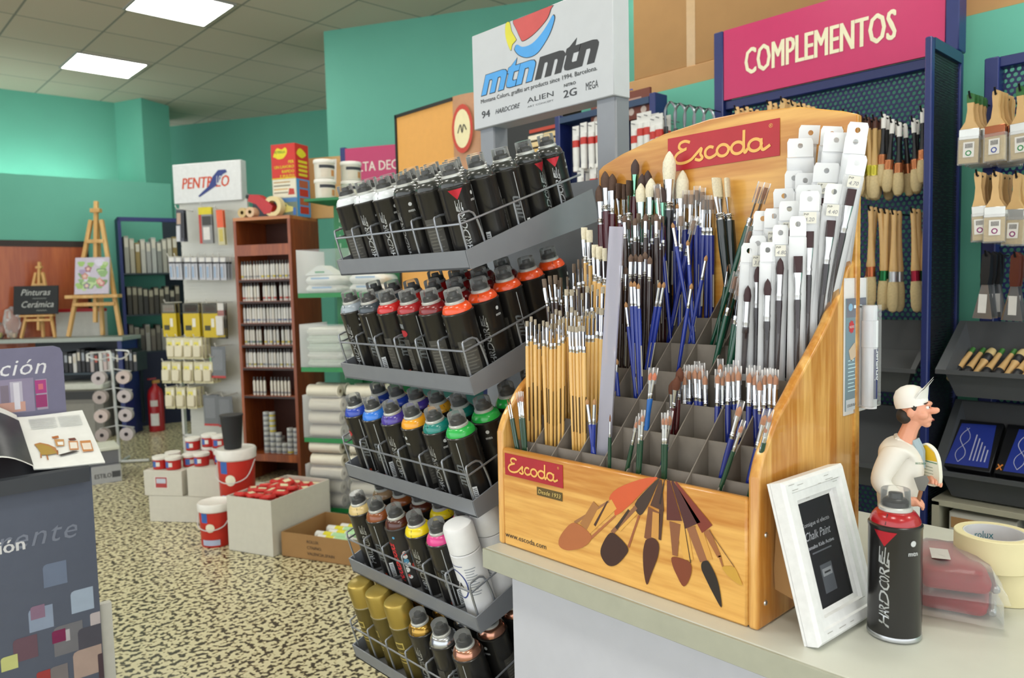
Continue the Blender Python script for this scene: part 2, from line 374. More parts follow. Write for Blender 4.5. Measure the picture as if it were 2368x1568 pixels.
# ---------------------------------------------------------------- spray cans
CBLK = M('232221', .3, .15, .05, 0, 0, .3); SILV = M('c2c4c6', .3, .9, 0); GT = M('8d9294', .35, .5); LAB = M('5b5d5c', .5)
CR = .0328
def cyl(a0, r=CR+.0004):
    return lambda v: (r*math.sin(a0+v[0]/r), -r*math.cos(a0+v[0]/r), v[1])
def body_mesh(kind):
    b = MB()
    if kind in ('black', 'marked', 'swiped'):
        b.lathe([(.030, 0), (.0335, .002), (.0335, .006), (CR, .0075)], SILV, 28)
        b.lathe([(CR, .0075), (CR, .148), (.0335, .1495), (.0335, .1525), (.031, .1545)], CBLK, 28)
        a = 0
        rot = lambda a0: (lambda v, f=cyl(a0): f((v[0], v[1])))
        # brush lettered name running up the can
        L = textmesh('HARDCORE', .004, .3, .9); wl = L[3]-L[2]
        f = cyl(0)
        tm = M('b9bcbd', .3, .6, 0)
        b.add([((v.x-L[2])/wl*.092, v.y, 0) for v in L[0]], L[1], tm, None, lambda v: f((-(v[1]-.35)*.0185, .020+v[0]+.004*math.sin(v[0]*150))))
        for k in range(4): b.stroke([(-.007+.0035*k, .106), (-.006+.0038*k, .127-.006*(k % 2))], .0011, tm, None, 2, fn=f)
        if kind == 'marked': b.band([-.015+.0025*k for k in range(13)], [.128+.0198*abs(k-6)/6 for k in range(13)], [.1478]*13, M('b01f2c', .25, .5, 0), f)
        g = cyl(rad(62)); b.text('mtn', .009, M('c9cccc', .4), T(0, .118, 0), 'c', .02, fn=g); b.poly([(.004*math.cos(t), .134+.004*math.sin(t)) for t in [i*.6 for i in range(10)]], M('c9cccc', .4), None, g)
        h = cyl(rad(150)); b.rect(-.019, .02, .019, .098, M('4a4842', .5), None, h, 6)
        for k in range(9): b.rect(-.016, .03+k*.007, .016-.004*(k % 3), .0325+k*.007, M('66645c', .5), None, cyl(rad(150), CR+.0007), 5)
        if kind == 'swiped': b.band([-.018, -.012, -.006, 0, .006, .012, .016, .02], [.104, .1035, .1045, .104, .1035, .1045, .106, .11], [.117, .1175, .117, .118, .1185, .119, .118, .113], M('b22a33', .45), h); b.rect(-.016, .123, .014, .133, M('7d8387', .4), None, h, 5)
        h = cyl(rad(238)); b.rect(-.001, .01, .0008, .146, M('a9adae', .4), None, h); b.rect(.006, .008, .016, .046, M('dfe3e4', .5), None, h, 3)
        for k in range(8): b.rect(.0075, .012+k*.004, .0145, .0135+k*.004, INK, None, cyl(rad(238), CR+.0007), 2)
        b.text('mtn', .03, M('6d7273', .45), None, 'l', .03, .3, fn=lambda v: h((-.002-v[1], .05+v[0])))
        b.rect(-.014, .012, -.008, .018, M('c2462a', .5), None, h)
    elif kind == 'comic':
        b.lathe([(.030, 0), (.0335, .002), (.0335, .006), (CR, .0075), (CR, .148), (.0335, .1495), (.0335, .1525), (.031, .1545)], M('33302e', .4), 28)
        f = cyl(0); L = textmesh('HARDCORE', .06, .1, 1); wl = L[3]-L[2]
        b.add([((v.x-L[2])/wl*.1, v.y, 0) for v in L[0]], L[1], M('d8323a', .4), None, lambda v: f((-(v[1]-.35)*.02, .02+v[0])))
        for k in range(16):
            aa = R_.uniform(-1.4, 1.4); z = R_.uniform(.015, .14); rr = R_.uniform(.003, .007)
            if abs(aa) < .35: aa += .6
            b.poly([(rr*math.cos(t*.7), z+rr*math.sin(t*.7)) for t in range(9)], M(R_.choice(['e8e8e4', 'c9b64a', '5aa0c8', 'd84a3a']), .5), None, cyl(aa))
    elif kind == 'gold':
        b.lathe([(.030, 0), (.0335, .002), (.0335, .006), (CR, .0075), (CR, .138), (.0335, .1395), (.0335, .142), (.030, .144)], M('6f6230', .4, .4), 28)
        f = cyl(-.3); g2 = M('d6c26c', .35, .4)
        b.rect(-.012, .09, .012, .108, g2, None, f, 4); b.rect(-.009, .094, .009, .104, M('6f6230', .4, .4), None, cyl(-.3, CR+.0007), 4)
        for k in range(4): b.rect(-.014, .078-.009*k, .014-.004*(k % 2), .081-.009*k, g2, None, f, 4)
    elif kind == 'white':
        b.lathe([(.030, 0), (.0335, .002), (.0335, .006), (CR, .0075), (CR, .15), (.031, .152)], M('e4e5e6', .4), 28)
        f = cyl(-.35); bl = M('3b4a8c', .5)
        b.stroke([(.022*math.cos(t*.35), .085+.033*math.sin(t*.35)) for t in range(18)], .003, bl, None, 2, True, fn=f)
        b.text('ITA', .016, INK, T(-.0, .079, 0), 'c', bold=.04, fn=f); b.rect(-.024, .128, .022, .1295, bl, None, f, 6)
        f2 = cyl(.75)
        for k in range(11): b.rect(-.012, .12-.006*k, .012-.003*(k % 3), .122-.006*k, M('9aa0a8', .5), None, f2, 4)
    return b
_body = {}
def can(kind, col, name='spray_can'):
    o = thing(name, 'x', 'spray can')
    if kind not in _body: _body[kind] = body_mesh(kind).build('body', o)
    else: bb = bpy.data.objects.new('body', _body[kind].data); COL.objects.link(bb); bb.parent = o
    if kind in ('black', 'comic', 'marked', 'swiped'):
        met = col in METALS
        cm = M(col, .22 if met else .25, .9 if met else 0, 0, 0, 0, .4)
        if ('c', col) not in _body:
            c = MB(); c.lathe([(.0308, .1535), (.0308, .157), (.0285, .163), (.0245, .1685), (.020, .1705), (.0, .1705)], cm, 28)
            c.tube([(.0245*math.sin(t)+.0, -.0245*math.cos(t), .1692) for t in (0,)]+[(0, -.0312, .156)], .0006, M('303030'), 4)
            _body[('c', col)] = c.build('colour_collar', o)
            _body[('c', col)].parent = o
        else: x = bpy.data.objects.new('colour_collar', _body[('c', col)].data); COL.objects.link(x); x.parent = o
        if 'cap' not in _body:
            c = MB(); c.lathe([(.0205, .1706), (.0205, .1745), (.0185, .176)], M('c9cbc6', .3, .3), 24)
            c.lathe([(.0185, .176), (.0178, .197), (.0168, .1985), (0, .1985)], CAPC, 24)
            _body['cap'] = c.build('cap', o)
            n_ = MB(); n_.lathe([(.0165, .1712), (.0162, .182), (.0125, .186), (.009, .1865), (.0085, .193), (0, .194)], M('0c0d10', .3), 14); _body['nozzle'] = n_.build('nozzle', o)
        else:
            for k in ('cap', 'nozzle'): x = bpy.data.objects.new(k, _body[k].data); COL.objects.link(x); x.parent = o
    else:
        cm = M('b0984a', .3, .55, 0) if kind == 'gold' else M('eceded', .35)
        if ('cap', kind) not in _body:
            c = MB(); z = .1415 if kind == 'gold' else .1515
            if kind == 'gold': c.lathe([(.0325, z), (.0332, z+.004)], M('d8d4c4', .25, .8), 28)
            c.lathe([(.0325, z+.003), (.0318, z+.052), (.029, z+.0585), (.024, z+.0605), (0, z+.061)], cm, 28)
            _body[('cap', kind)] = c.build('cap', o)
        else: x = bpy.data.objects.new('cap', _body[('cap', kind)].data); COL.objects.link(x); x.parent = o
    return o
METALS = ('b08a3c', 'b9bdc2', 'c08a72')
tr = {z: Matrix.Translation((SX, SY, z)) @ RZ(-90) @ RX(TILT) for z in TZ}
TN = ['topmost tray', 'second tray', 'middle tray', 'fourth tray', 'lowest tray']
NAMES = {'e4e9ec': 'white', '2a2e2c': 'black', '9aa5ae': 'light grey', '3b464e': 'slate grey', 'c8201e': 'bright red', 'a81c20': 'crimson', '7d1418': 'dark red', 'e8501c': 'orange',
         '2646b0': 'royal blue', '2f7ee0': 'sky blue', '4a3a9a': 'violet', 'f0a41c': 'yellow orange', '148076': 'teal green', '28b24c': 'bright green', '1c3a8c': 'navy blue',
         'd8bf80': 'beige', '8a4a22': 'brown', '4c2014': 'dark brown', 'f0d818': 'yellow', 'e0408c': 'pink', 'b08a3c': 'gold', 'b9bdc2': 'silver', 'c08a72': 'copper', 'e0a028': 'amber', 'a08464': 'tan', '106e62': 'dark teal'}
PX0, PITX = -.195, .078
def place_can(ti, col_i, row, kind, c, spin, desc=None, dx=0):
    o = can('swiped' if (ti, col_i, row) in ((0, 5, 1), (1, 3, 0), (2, 0, 0)) else 'marked' if kind == S and ti == 0 and col_i == 5 else kind, c)
    loc = Vector((PX0+PITX*col_i+dx, .052+row*.0715, .0045))
    mw = tr[TZ[ti]] @ Matrix.Translation(loc) @ RZ(spin)
    o.rotation_mode = 'QUATERNION'; o.location = mw.translation; o.rotation_quaternion = mw.to_quaternion()
    rown = ['front row', 'second row', 'third row', 'back row', 'fifth row'][row]
    what = {'black': f'black can with {NAMES.get(c, c)} collar', 'comic': f'comic patterned can with {NAMES.get(c, c)} collar', 'gold': 'tall gold spray can', 'white': 'plain white spray can'}[kind]
    o['label'] = f'{what}, {ORD[col_i]} from left in the {rown} of the {TN[ti]}'.replace(', ', ' ', 1) if False else f'{what}, {ORD[col_i]} from left, {rown}, {TN[ti]}'
    o['group'] = 'spray cans on the ' + TN[ti]
    return o
S = 'black'
ROWS = {0: [['e4e9ec']*3+['2a2e2c']*3, ['e4e9ec', 'e4e9ec', '2a2e2c', '2a2e2c', '2a2e2c', '2a2e2c']],
        1: [['9aa5ae', '3b464e', 'c8201e', 'a81c20', '7d1418', 'e8501c'], ['9aa5ae', '3b464e', 'c8201e', 'a81c20', '7d1418', 'e8501c']],
        2: [['2646b0', '2f7ee0', '4a3a9a', 'f0a41c', '148076', '28b24c'], ['1c3a8c', '2646b0', '4a3a9a', 'e0a028', '106e62', '28b24c']],
        3: [['d8bf80', '8a4a22', '4c2014', 'f0d818', 'e0408c', 'W'], ['a08464', '8a4a22', '4c2014', 'f0d818', 'e0408c', 'W']],
        4: [['G', 'G', 'G', 'b08a3c', 'b9bdc2', 'c08a72'], ['G', 'G', 'b08a3c', 'b08a3c', 'b9bdc2', 'c08a72']]}
SPIN = {0: [-118, 20, 15, -10, -120, 50], 1: [12, 150, 200, -172, -118, -95], 2: [180, 165, 20, -62, 8, 150], 3: [40, 150, 0, 20, 170, 10], 4: [20, 0, 30, 15, 200, 150]}
for ti in range(5):
    for row in range(2):
        for i, c in enumerate(ROWS[ti][row]):
            if ti == 3 and row == 1 and i > 3 and c == 'W': pass
            kind = {'W': 'white', 'G': 'gold'}.get(c, S)
            if ti == 3 and row == 0 and i == 2: kind = 'comic'
            place_can(ti, i, row, kind, c, SPIN[ti][i] if row == 0 else R_.uniform(0, 360))
for ti, c, n in ((0, '2a2e2c', 5), (1, 'e8501c', 5), (2, '28b24c', 4), (3, 'W', 4), (4, 'c08a72', 4)):
    sp = [0, 0, -160, 95, 55, 20]
    for row in range(2, n): place_can(ti, 5, row, 'white' if c == 'W' else S, c, sp[row])
for i in (2, 3, 4):
    place_can(1, i, 2, S, ROWS[1][0][i], R_.uniform(0, 360)); place_can(1, i, 3, S, ROWS[1][0][i], R_.uniform(0, 360))
for i in (1, 2, 3, 4): place_can(0, i, 2, S, '2a2e2c', R_.uniform(0, 360))
# ================================================================ counter
CT = .87
ctr = thing('shop_counter', 'pale grey laminate shop counter carrying the wooden brush display', 'counter', (.9, 0, 0))
MB().box(-.015, .655, -1.5, 1.035, CT-.036, CT, M('cfd0c4', .35, 0, .02), b=.002).build('worktop', ctr)
MB().box(-.0195, -.014, -1.5, 1.037, CT-.037, CT-.001, M('a9aa98', .45), b=.001).build('edge_trim', ctr, 'olive grey edging strip')
MB().box(.02, .63, -1.48, 1.0, 0, CT-.036, M('bfc1c8', .5, 0, .02)).build('front_panel', ctr, 'light grey counter front')

# ================================================================ wooden brush display
PINE = wood('pine_panel', 'bf7c2c', 'e8b45f', 1, 9, .3, 20); PINEV = wood('pine_side', 'bd7c2e', 'e6b466', 2, 12, .28, 22)
PINEX = wood('pine_back', 'be7e2e', 'e4b05a', 1, 8, .3, 18)
BX0, BX1, BY0, BY1 = .92, 1.25, .508, 1.036
bx = thing('brush_display', 'pine wood brush display box with red logo plates standing on the counter', 'display box', (0, 0, 0))
sp = [(BX0, CT), (BX1, CT), (BX1, 1.378)]
sp += [(BX1-.018, 1.383), (BX1-.04, 1.372)] + [(q.x, q.y) for q in smooth([(BX1-.05, 1.364), (1.13, 1.282), (1.045, 1.213), (1.005, 1.18), (.975, 1.157), (.952, 1.13), (.934, 1.108), (BX0+.001, 1.08)], 5)]
for y0, y1 in ((BY0, BY0+.016), (BY1-.016, BY1)):
    s = MB(); s.prism(sp, 0, y1-y0, PINEV, FR((0, y1, 0), (1, 0, 0), (0, 0, 1)))
    o = s.build('side_panel', bx)
    md = o.modifiers.new('b', 'BEVEL'); md.width = .005; md.segments = 3; md.limit_method = 'ANGLE'
    if y0 == BY0:
        for x, z in ((.940, .905), (.942, 1.0)):
            MB().lathe([(0, .002), (.003, .0016), (.0042, 0)], CHROME, 12, FR((x, y0, z), (1, 0, 0), (0, 0, 1))).build('screw', o)
fp = MB(); fp.box(BX0, BX0+.014, BY0+.016, BY1-.016, CT, 1.052, PINE, b=.004); fpo = fp.build('front_panel', bx)
bk = MB()
arc = [(BY0-.004, 1.603), (BY0+.02, 1.612), (.60, 1.632), (.70, 1.641), (.77, 1.641), (.87, 1.63), (.97, 1.607), (BY1-.016, 1.59), (BY1-.004, 1.582)]
pts = [(-BY1+.004, CT), (-BY0+.004, CT)] + [(-a, b_) for a, b_ in arc]
bk.prism(pts, 0, .016, PINEX, FR((1.236, 0, 0), (0, -1, 0), (0, 0, 1)))
bko = bk.build('back_board', bx)
bko.modifiers.new('b', 'BEVEL').width = .002
# ---- logo lettering drawn as strokes
def el(cx, cy, a, b_, n=14): return [(cx+a*math.cos(2*math.pi*i/n), cy+b_*math.sin(2*math.pi*i/n)) for i in range(n)]
def logo(mb, X, sc_, m, wd):
    S_ = lambda L, c=False: mb.stroke([(x*sc_[0], y*sc_[1]) for x, y in L], wd, m, X, 5, c)
    S_([(.86, .93), (.6, 1.02), (.35, .95), (.3, .75), (.5, .62), (.68, .66), (.5, .6), (.2, .48), (.05, .25), (.2, .04), (.55, .0), (.9, .1), (1.15, .3), (1.45, .56), (1.4, .3), (1.5, .12), (1.35, .02), (1.12, .1)])
    S_([(2.05, .5), (1.85, .56), (1.66, .42), (1.66, .18), (1.85, .05), (2.1, .12), (2.22, .22)])
    S_(el(2.5, .3, .28, .26), True); S_([(2.75, .42), (2.88, .3)]); S_(el(3.2, .3, .29, .26), True); S_([(3.5, 1.05), (3.49, .3), (3.55, .04), (3.68, .2)])
    S_(el(4.0, .3, .29, .26), True); S_([(4.28, .55), (4.28, .2), (4.36, .04), (4.55, .12), (4.68, .2)])
GOLDT = M('e6b25c', .4)
def plane_px(x): return lambda px, py, dx=0: (lambda p: (-p.y, p.z))(P(px, py, 'x', x))
def plate(px4, x, parent, name, col, ins):
    f = plane_px(x); A = [f(*p) for p in px4]
    x0 = (A[0][0]+A[3][0])/2; x1 = (A[1][0]+A[2][0])/2; y1 = (A[0][1]+A[1][1])/2; y0 = (A[2][1]+A[3][1])/2
    mb = MB(); X = FR((x, 0, 0), (0, -1, 0), (0, 0, 1)); mb.box(x0, x1, y0, y1, 0, .0008, M(col, .4), X)
    w_, h_ = x1-x0, y1-y0
    logo(mb, X @ T(x0+w_*.06, y0+h_*.2, .0012), (w_*.87/4.7, h_*.62), GOLDT, h_*.085)
    mb.text('®', h_*.16, GOLDT, X @ T(x0+w_*.93, y0+h_*.78, .0012), 'c')
    return mb.build(name, parent, 'red logo plate with pale script lettering')
plate([(1537, 319), (1803, 277), (1804, 363), (1553, 394)], 1.2194, bko, 'logo_plate', 'b0202a', 0)
plate([(1168, 1048), (1302, 1075), (1302, 1128), (1169, 1098)], BX0-.0004, fpo, 'logo_plate', 'a81e28', 0)
# ---- printing on the front panel: six painted brushes and small lettering
f = plane_px(BX0-.0008); pr = MB(); X = FR((BX0-.0008, 0, 0), (0, -1, 0), (0, 0, 1))
c2 = lambda L: [f(1120+a/3.016, 980+b_/3.016) for a, b_ in L]
def blob(L, col, n=4, dz=0): pr.poly([(p.x, p.y, 0) for p in smooth([(a, b_, 0) for a, b_ in c2(L)], n, True)] if n else c2(L), M(col, .4), X @ T(0, 0, dz))
def quadb(a, b_, w0, w1, col, dz=.0002):   # tapering bar from a to b
    a, b_ = [Vector(q) for q in c2([a, b_])]; d = (b_-a).normalized(); n = Vector((-d.y, d.x)); k = 1/3.016*.00052*1.6
    pr.poly([a+n*w0*k, b_+n*w1*k, b_-n*w1*k, a-n*w0*k], M(col, .4), X @ T(0, 0, dz))
blob([(1185, 372), (1080, 390), (930, 450), (870, 520), (905, 590), (915, 640), (1000, 580), (1110, 470), (1200, 385)], 'cf5a30', 3)
quadb((870, 540), (630, 690), 6, 9, '9a6a44'); quadb((905, 560), (690, 720), 30, 58, 'd9a04c', .0001); quadb((915, 640), (740, 800), 5, 8, 'a8653e'); quadb((860, 540), (770, 710), 4, 8, '4a2c1e', .0004); quadb((780, 560), (690, 720), 24, 30, 'a5713f', .0003)
blob([(625, 690), (720, 745), (745, 805), (690, 860), (590, 883), (530, 860), (520, 810), (560, 740)], 'b0683c', 4, .0005)
blob([(1210, 385), (1130, 460), (1050, 560), (1085, 640), (1140, 570), (1190, 460), (1222, 388)], '3c2a20', 3)
quadb((1060, 580), (890, 760), 12, 12, '8a5c3e'); quadb((1080, 640), (1005, 860), 6, 7, '9a5a38'); quadb((1050, 600), (930, 725), 26, 26, 'dda852', .0001); quadb((1010, 600), (920, 730), 7, 10, '3c281c', .0004)
blob([(880, 760), (950, 800), (1003, 870), (985, 920), (920, 985), (860, 985), (815, 920), (820, 850)], '3a1e16', 4, .0005)
quadb((1232, 390), (1205, 590), 7, 46, '4e3020'); quadb((1258, 390), (1225, 560), 3, 6, '2c1a12', .0004); quadb((1185, 600), (1145, 810), 40, 30, '7a4a2e', .0003); quadb((1235, 600), (1225, 810), 14, 8, '4a2c1e', .0004); quadb((1200, 620), (1190, 800), 24, 24, 'c89048', .0004)
blob([(1135, 805), (1180, 798), (1218, 840), (1210, 930), (1165, 1050), (1134, 1122), (1112, 1020), (1108, 900), (1120, 830)], '4a2418', 4, .0005)
quadb((1285, 395), (1325, 675), 10, 50, '5a2620'); quadb((1330, 690), (1330, 920), 36, 16, '8a5636', .0003); quadb((1370, 690), (1425, 950), 40, 30, 'dba650', .0001); quadb((1395, 700), (1440, 970), 2, 3, '3a2216', .0004)
blob([(1310, 930), (1380, 940), (1440, 975), (1440, 1060), (1392, 1135), (1340, 1050), (1312, 980)], '7c3c22', 4, .0005)
quadb((1310, 400), (1455, 710), 8, 54, '4c2222'); quadb((1440, 720), (1530, 960), 28, 24, '94603e', .0003); quadb((1490, 720), (1570, 950), 24, 20, 'd29a4a', .0001)
blob([(1520, 965), (1555, 955), (1580, 985), (1620, 1070), (1645, 1170), (1655, 1282), (1600, 1190), (1545, 1080), (1515, 1010)], '241a14', 4, .0005)
quadb((1335, 405), (1555, 735), 6, 42, '7c3020'); quadb((1550, 745), (1640, 930), 22, 12, '9c6238', .0003); quadb((1570, 745), (1745, 1000), 2, 2, '6a4426', .0004); quadb((1640, 920), (1665, 1000), 8, 4, '9c6238', .0003)
blob([(1660, 998), (1740, 998), (1775, 1060), (1800, 1125), (1760, 1110), (1700, 1060)], 'c89a3c', 3, .0005)
pr.build('painted_brushes', fpo, 'six artist brushes painted fanning downward')
lt = MB()
A = c2([(366, 438), (545, 543)]); lt.rect(A[0][0], A[1][1], A[1][0], A[0][1], M('5c4a1c', .5), X @ T(0, 0, .0001)); lt.text('Desde 1933', .0105, M('dcc070', .5), X @ T((A[0][0]+A[1][0])/2, A[1][1]+.004, .0005), 'c', width=(A[1][0]-A[0][0])*.88, shear=.2)
A = c2([(148, 790), (432, 878)]); lt.text('www.escoda.com', .0135, INK, X @ T(A[0][0], A[1][1], .0003), 'l', width=A[1][0]-A[0][0])
lt.build('lettering', fpo)
# ---- grey stepped compartments inside
GI = M('7a7268', .75, var=.08, sc_=60); GI2 = M('7c6a55', .8, var=.08, sc_=60)
RX_ = [.953, .998, 1.043, 1.09, 1.138, 1.184, 1.226]
ZT = lambda x: 1.06+.95*(x-.95)
for i, x in enumerate(RX_):
    MB().box(x-.0015, x+.0015, BY0+.017, BY1-.017, max(CT+.012, ZT(x)-.17), ZT(x), GI).build('cross_wall', bx)
for k in range(1, 9):
    y = BY0+.017+(BY1-BY0-.034)*k/9
    d = MB(); d.prism([(.936, CT+.012), (1.233, CT+.012), (1.233, ZT(1.233)+.006), (.936, ZT(.936)+.004)], 0, .002, GI, FR((0, y, 0), (1, 0, 0), (0, 0, 1)))
    d.build('divider', bx)
MB().box(.935, 1.235, BY0+.016, BY1-.016, CT+.002, CT+.01, GI2).build('floor_board', bx)
# ================================================================ artist brushes in the display
def brush_kind(L, hr, fl, fr, bl, br, hc, fc='d4d6d8', bc='6b5140', flat=0, tube=0, taper=.55, sq=1, tip=.25, band=None):
    """L whole length, hr handle radius, fl/fr ferrule, bl/br bristle; stands tip up on its handle end"""
    def mk():
        o = thing('paint_brush', 'x', 'paint brush'); sqv = (1.0, .38) if flat else (1, 1)
        zf = L-bl-fl; h = MB()
        hm = M(hc, .16, 0, .03, 0, 0, .5)
        h.lathe([(hr*.35, 0), (hr*.5, L*.01), (hr*taper, L*.12), (hr*.75, zf*.5), (hr, zf*.82), (hr*.92, zf)], hm, 10)
        if band: h.lathe([(hr*taper*1.05, L*.10), (hr*taper*1.12, L*.14)], M(band, .3), 10)
        h.rect(-hr*.3, zf*.45, hr*.3, zf*.7, M('c9c4b0' if hc[0] < '9' else '5a4a30', .5), FR((0, -hr*.9, 0), (1, 0, 0), (0, .06*0, 1)))if L > .2 else None
        h.build('handle', o)
        f = MB(); fm = M(fc, .18, 1, 0)
        f.lathe([(fr*.95, zf-.002), (fr*.95, zf+fl*.12), (fr*1.08, zf+fl*.15), (fr*.95, zf+fl*.19), (fr*1.08, zf+fl*.23), (fr*.95, zf+fl*.27), (fr*.95, zf+fl*.3)], fm, 10)
        f.lathe([(fr*.95, zf+fl*.3), (fr*(.95+br/fr)*.5, zf+fl*.7), (br, zf+fl)], fm, 10, None, sqv if flat else (1, 1)); f.build('ferrule', o)
        b = MB(); bm_ = M(bc, .8, 0, .12, sc_=300)
        zb = zf+fl-.001
        if flat: b.lathe([(br*.95, zb), (br*1.08, zb+bl*.5), (br*1.02, L)], bm_, 10, None, (1, .35))
        else: b.lathe([(br*.95, zb), (br*1.12, zb+bl*.35), (br*1.05, zb+bl*.65), (br*tip*2.2, zb+bl*.9), (br*.12, L)], bm_, 10)
        b.build('bristles', o)
        if tube: MB().lathe([(br*1.25, zb-.006), (br*1.25, L+.008)], CLEAR, 10).build('protective_tube', o, 'clear plastic tube over the bristles')
        return o
    return Kind(mk), L
BK = {
 'nat':  brush_kind(.30, .0042, .036, .0034, .010, .0034, 'e0b263', bc='b4aa98', flat=1),
 'nat2': brush_kind(.30, .0046, .042, .0040, .012, .0042, 'e2b766', bc='bdb29c', flat=1),
 'natg': brush_kind(.32, .0075, .045, .0062, .024, .0072, 'e0ae58', bc='e9e0c6', flat=1),
 'dark': brush_kind(.30, .0046, .036, .0042, .018, .0046, '3a2a24', bc='7a6a5c', flat=1),
 'dkr':  brush_kind(.30, .0048, .030, .0042, .014, .0044, '33241f', bc='6a5548'),
 'plum': brush_kind(.33, .0078, .046, .0070, .034, .0085, '4e1420', bc='5a4438'),
 'plumg': brush_kind(.33, .0075, .042, .0060, .03, .0075, '501522', fc='7fb29a', bc='4c3d3a'),
 'plumf': brush_kind(.32, .0075, .046, .0075, .03, .012, '501522', bc='5a463c', flat=1),
 'white': brush_kind(.33, .0072, .044, .0080, .036, .0095, '3f8f74', fc='b8c4be', bc='e8e0c6'),
 'blue': brush_kind(.30, .0058, .046, .0052, .018, .0055, '1c2c86', bc='9a7a5c', flat=1, tube=1),
 'blues': brush_kind(.26, .0040, .034, .0030, .010, .0030, '1d3494', bc='b08458'),
 'bluet': brush_kind(.20, .0048, .036, .0042, .014, .0040, '1b2a7c', bc='c07a3c', tube=1),
 'mop':  brush_kind(.36, .0105, .056, .0090, .052, .0115, '14161c', bc='e9e1c8', taper=.7),
 'blkf': brush_kind(.34, .0095, .040, .0080, .034, .0135, '14201c', bc='e6dcc0', flat=1),
 'green': brush_kind(.22, .0036, .030, .0028, .010, .0026, '17402c', bc='c07a48', tube=1),
 'green2': brush_kind(.30, .0056, .046, .0046, .020, .0048, '124a36', bc='b07850', flat=1, tube=1),
 'fine': brush_kind(.24, .0032, .026, .0018, .012, .0012, '16402c', bc='7a5038'),
 'orange': brush_kind(.26, .0038, .032, .0030, .012, .0034, '2466b4', bc='e0742c', tube=1),
 'brown': brush_kind(.26, .0044, .030, .0036, .022, .0060, '4a1a1c', bc='5e3420'),
}
UP = Vector((0, 0, 1))
def brush(kind, t, r, x, label, group=None, spin=None, x2=None):
    k, L = BK[kind]; o = k(); a = P(*t, 'x', x); b_ = P(*r, 'x', x2 or x); d = (a-b_).normalized()
    base = a-d*L; q = UP.rotation_difference(d)
    lo = CT+.013
    if base.z < lo: base = base + d*((lo-base.z)/d.z)
    tip = base+d*L; YC = [BY0+.017+(BY1-BY0-.034)*i/9 for i in range(10)]; XC = [.936]+RX_+[1.234]
    # keep the part below the divider edges inside one compartment
    t = L
    for i in range(60):
        p = tip-d*(L*i/60)
        if p.z < ZT(p.x): t = i; break
    else: p = base
    ci = max(i for i in range(9) if YC[i] <= max(p.y, YC[0]+1e-4)); xi = max(i for i in range(len(XC)-1) if XC[i] <= max(p.x, XC[0]+1e-4))
    mg = .0085
    ny = min(max(base.y, YC[ci]+mg), YC[ci+1]-mg); nx = min(max(base.x, XC[xi]+mg), XC[xi+1]-mg)
    h2 = L*L-(tip.x-nx)**2-(tip.y-ny)**2
    base = Vector((nx, ny, max(lo, tip.z-math.sqrt(max(h2, .25*L*L))))); d = (tip-base).normalized(); q = UP.rotation_difference(d)
    put(o, base, label=label, group=group, quat=q @ Quaternion((0, 0, 1), R_.uniform(-.5, .5) if spin is None else spin)); return o
J = lambda a: R_.uniform(-a, a)
# natural varnished handles, front rows at the open end of the display
g = 'natural handled brushes, front bundle'
for i in range(10): brush('nat', (1219+i*9.3, 741+J(9)), (1222+i*9.3*.95, 985), .972+.006*(i % 2), 'varnished natural brush in the front bundle beside the open side panel', g)
g = 'natural handled brushes, second bundle'
for i in range(5): brush('nat', (1318+i*8, 757+J(4)), (1325+i*7.2, 1000), .972+.004*(i % 2), 'varnished natural brush in the front bundle with the square shoulders', g)
g = 'natural handled brushes, rear bundle'
for i in range(10): brush('nat', (1268+i*9, 722+J(14)), (1276+i*8, 960), 1.018+.006*(i % 2), 'varnished natural brush standing behind the front natural bundle', g)
for i in range(8): brush('nat2', (1310+i*12, 668+J(14)), (1318+i*10, 940), 1.035+.02*(i % 2), 'natural brush with bright ferrule behind the natural bundles', 'natural handled brushes with bright ferrules')
for i in range(5): brush('nat2', (1355+i*9, 715+J(8)), (1352+i*9, 940), 1.01, 'natural brush in the bundle next to the clear plastic bar', 'natural brushes by the plastic bar')
for i, (x, y) in enumerate([(1258, 645), (1271, 638), (1284, 636), (1297, 642), (1312, 640), (1327, 610), (1337, 600), (1347, 598), (1358, 612), (1292, 648)]):
    brush('dark', (x, y), (x+4, y+120), 1.075+.01*(i % 2), 'dark handled flat brush rising behind the natural bundles', 'dark brushes behind the natural bundles')
brush('natg', (1351, 526), (1356, 650), 1.12, 'tall natural brush with white bristles, first of the tall pair'); brush('natg', (1363, 532), (1366, 650), 1.125, 'tall natural brush with white bristles, second of the tall pair')
for i, x in enumerate((1376, 1386, 1398)): brush('natg', (x, 566+4*i), (x+1, 680), 1.10, 'natural brush with white bristles beside the top of the plastic bar', 'white bristle natural brushes by the bar')
# plum handled mops at the back
for i, (k, x, y, x2, y2) in enumerate([('plum', 1399, 396, 1404, 560), ('plum', 1416, 402, 1417, 560), ('plum', 1386, 428, 1392, 580), ('plumf', 1432, 425, 1437, 580), ('plumf', 1446, 427, 1442, 580), ('plumg', 1469, 368, 1466, 560), ('plumg', 1485, 402, 1480, 560), ('plumg', 1498, 394, 1494, 560), ('plumf', 1455, 418, 1456, 570)]):
    brush(k, (x, y), (x2, y2), 1.195+.008*(i % 2), f'plum handled brush with dark bristles, {ORD[i]} counted at the open back corner' if i < 8 else 'plum handled flat brush half hidden among the plum brushes')
for i, (x, y, x2) in enumerate([(1506, 412, 1503), (1482, 424, 1484), (1521, 425, 1524), (1530, 432, 1533)]):
    brush('white' if i < 2 else 'plumg', (x, y), (x2, 570), 1.18, ['round white bristle brush with green ferrule behind the dark brushes', 'small pale round brush among the plum handles', 'slim pale brush just before the big black mop', 'slim pale brush touching the big black mop'][i])
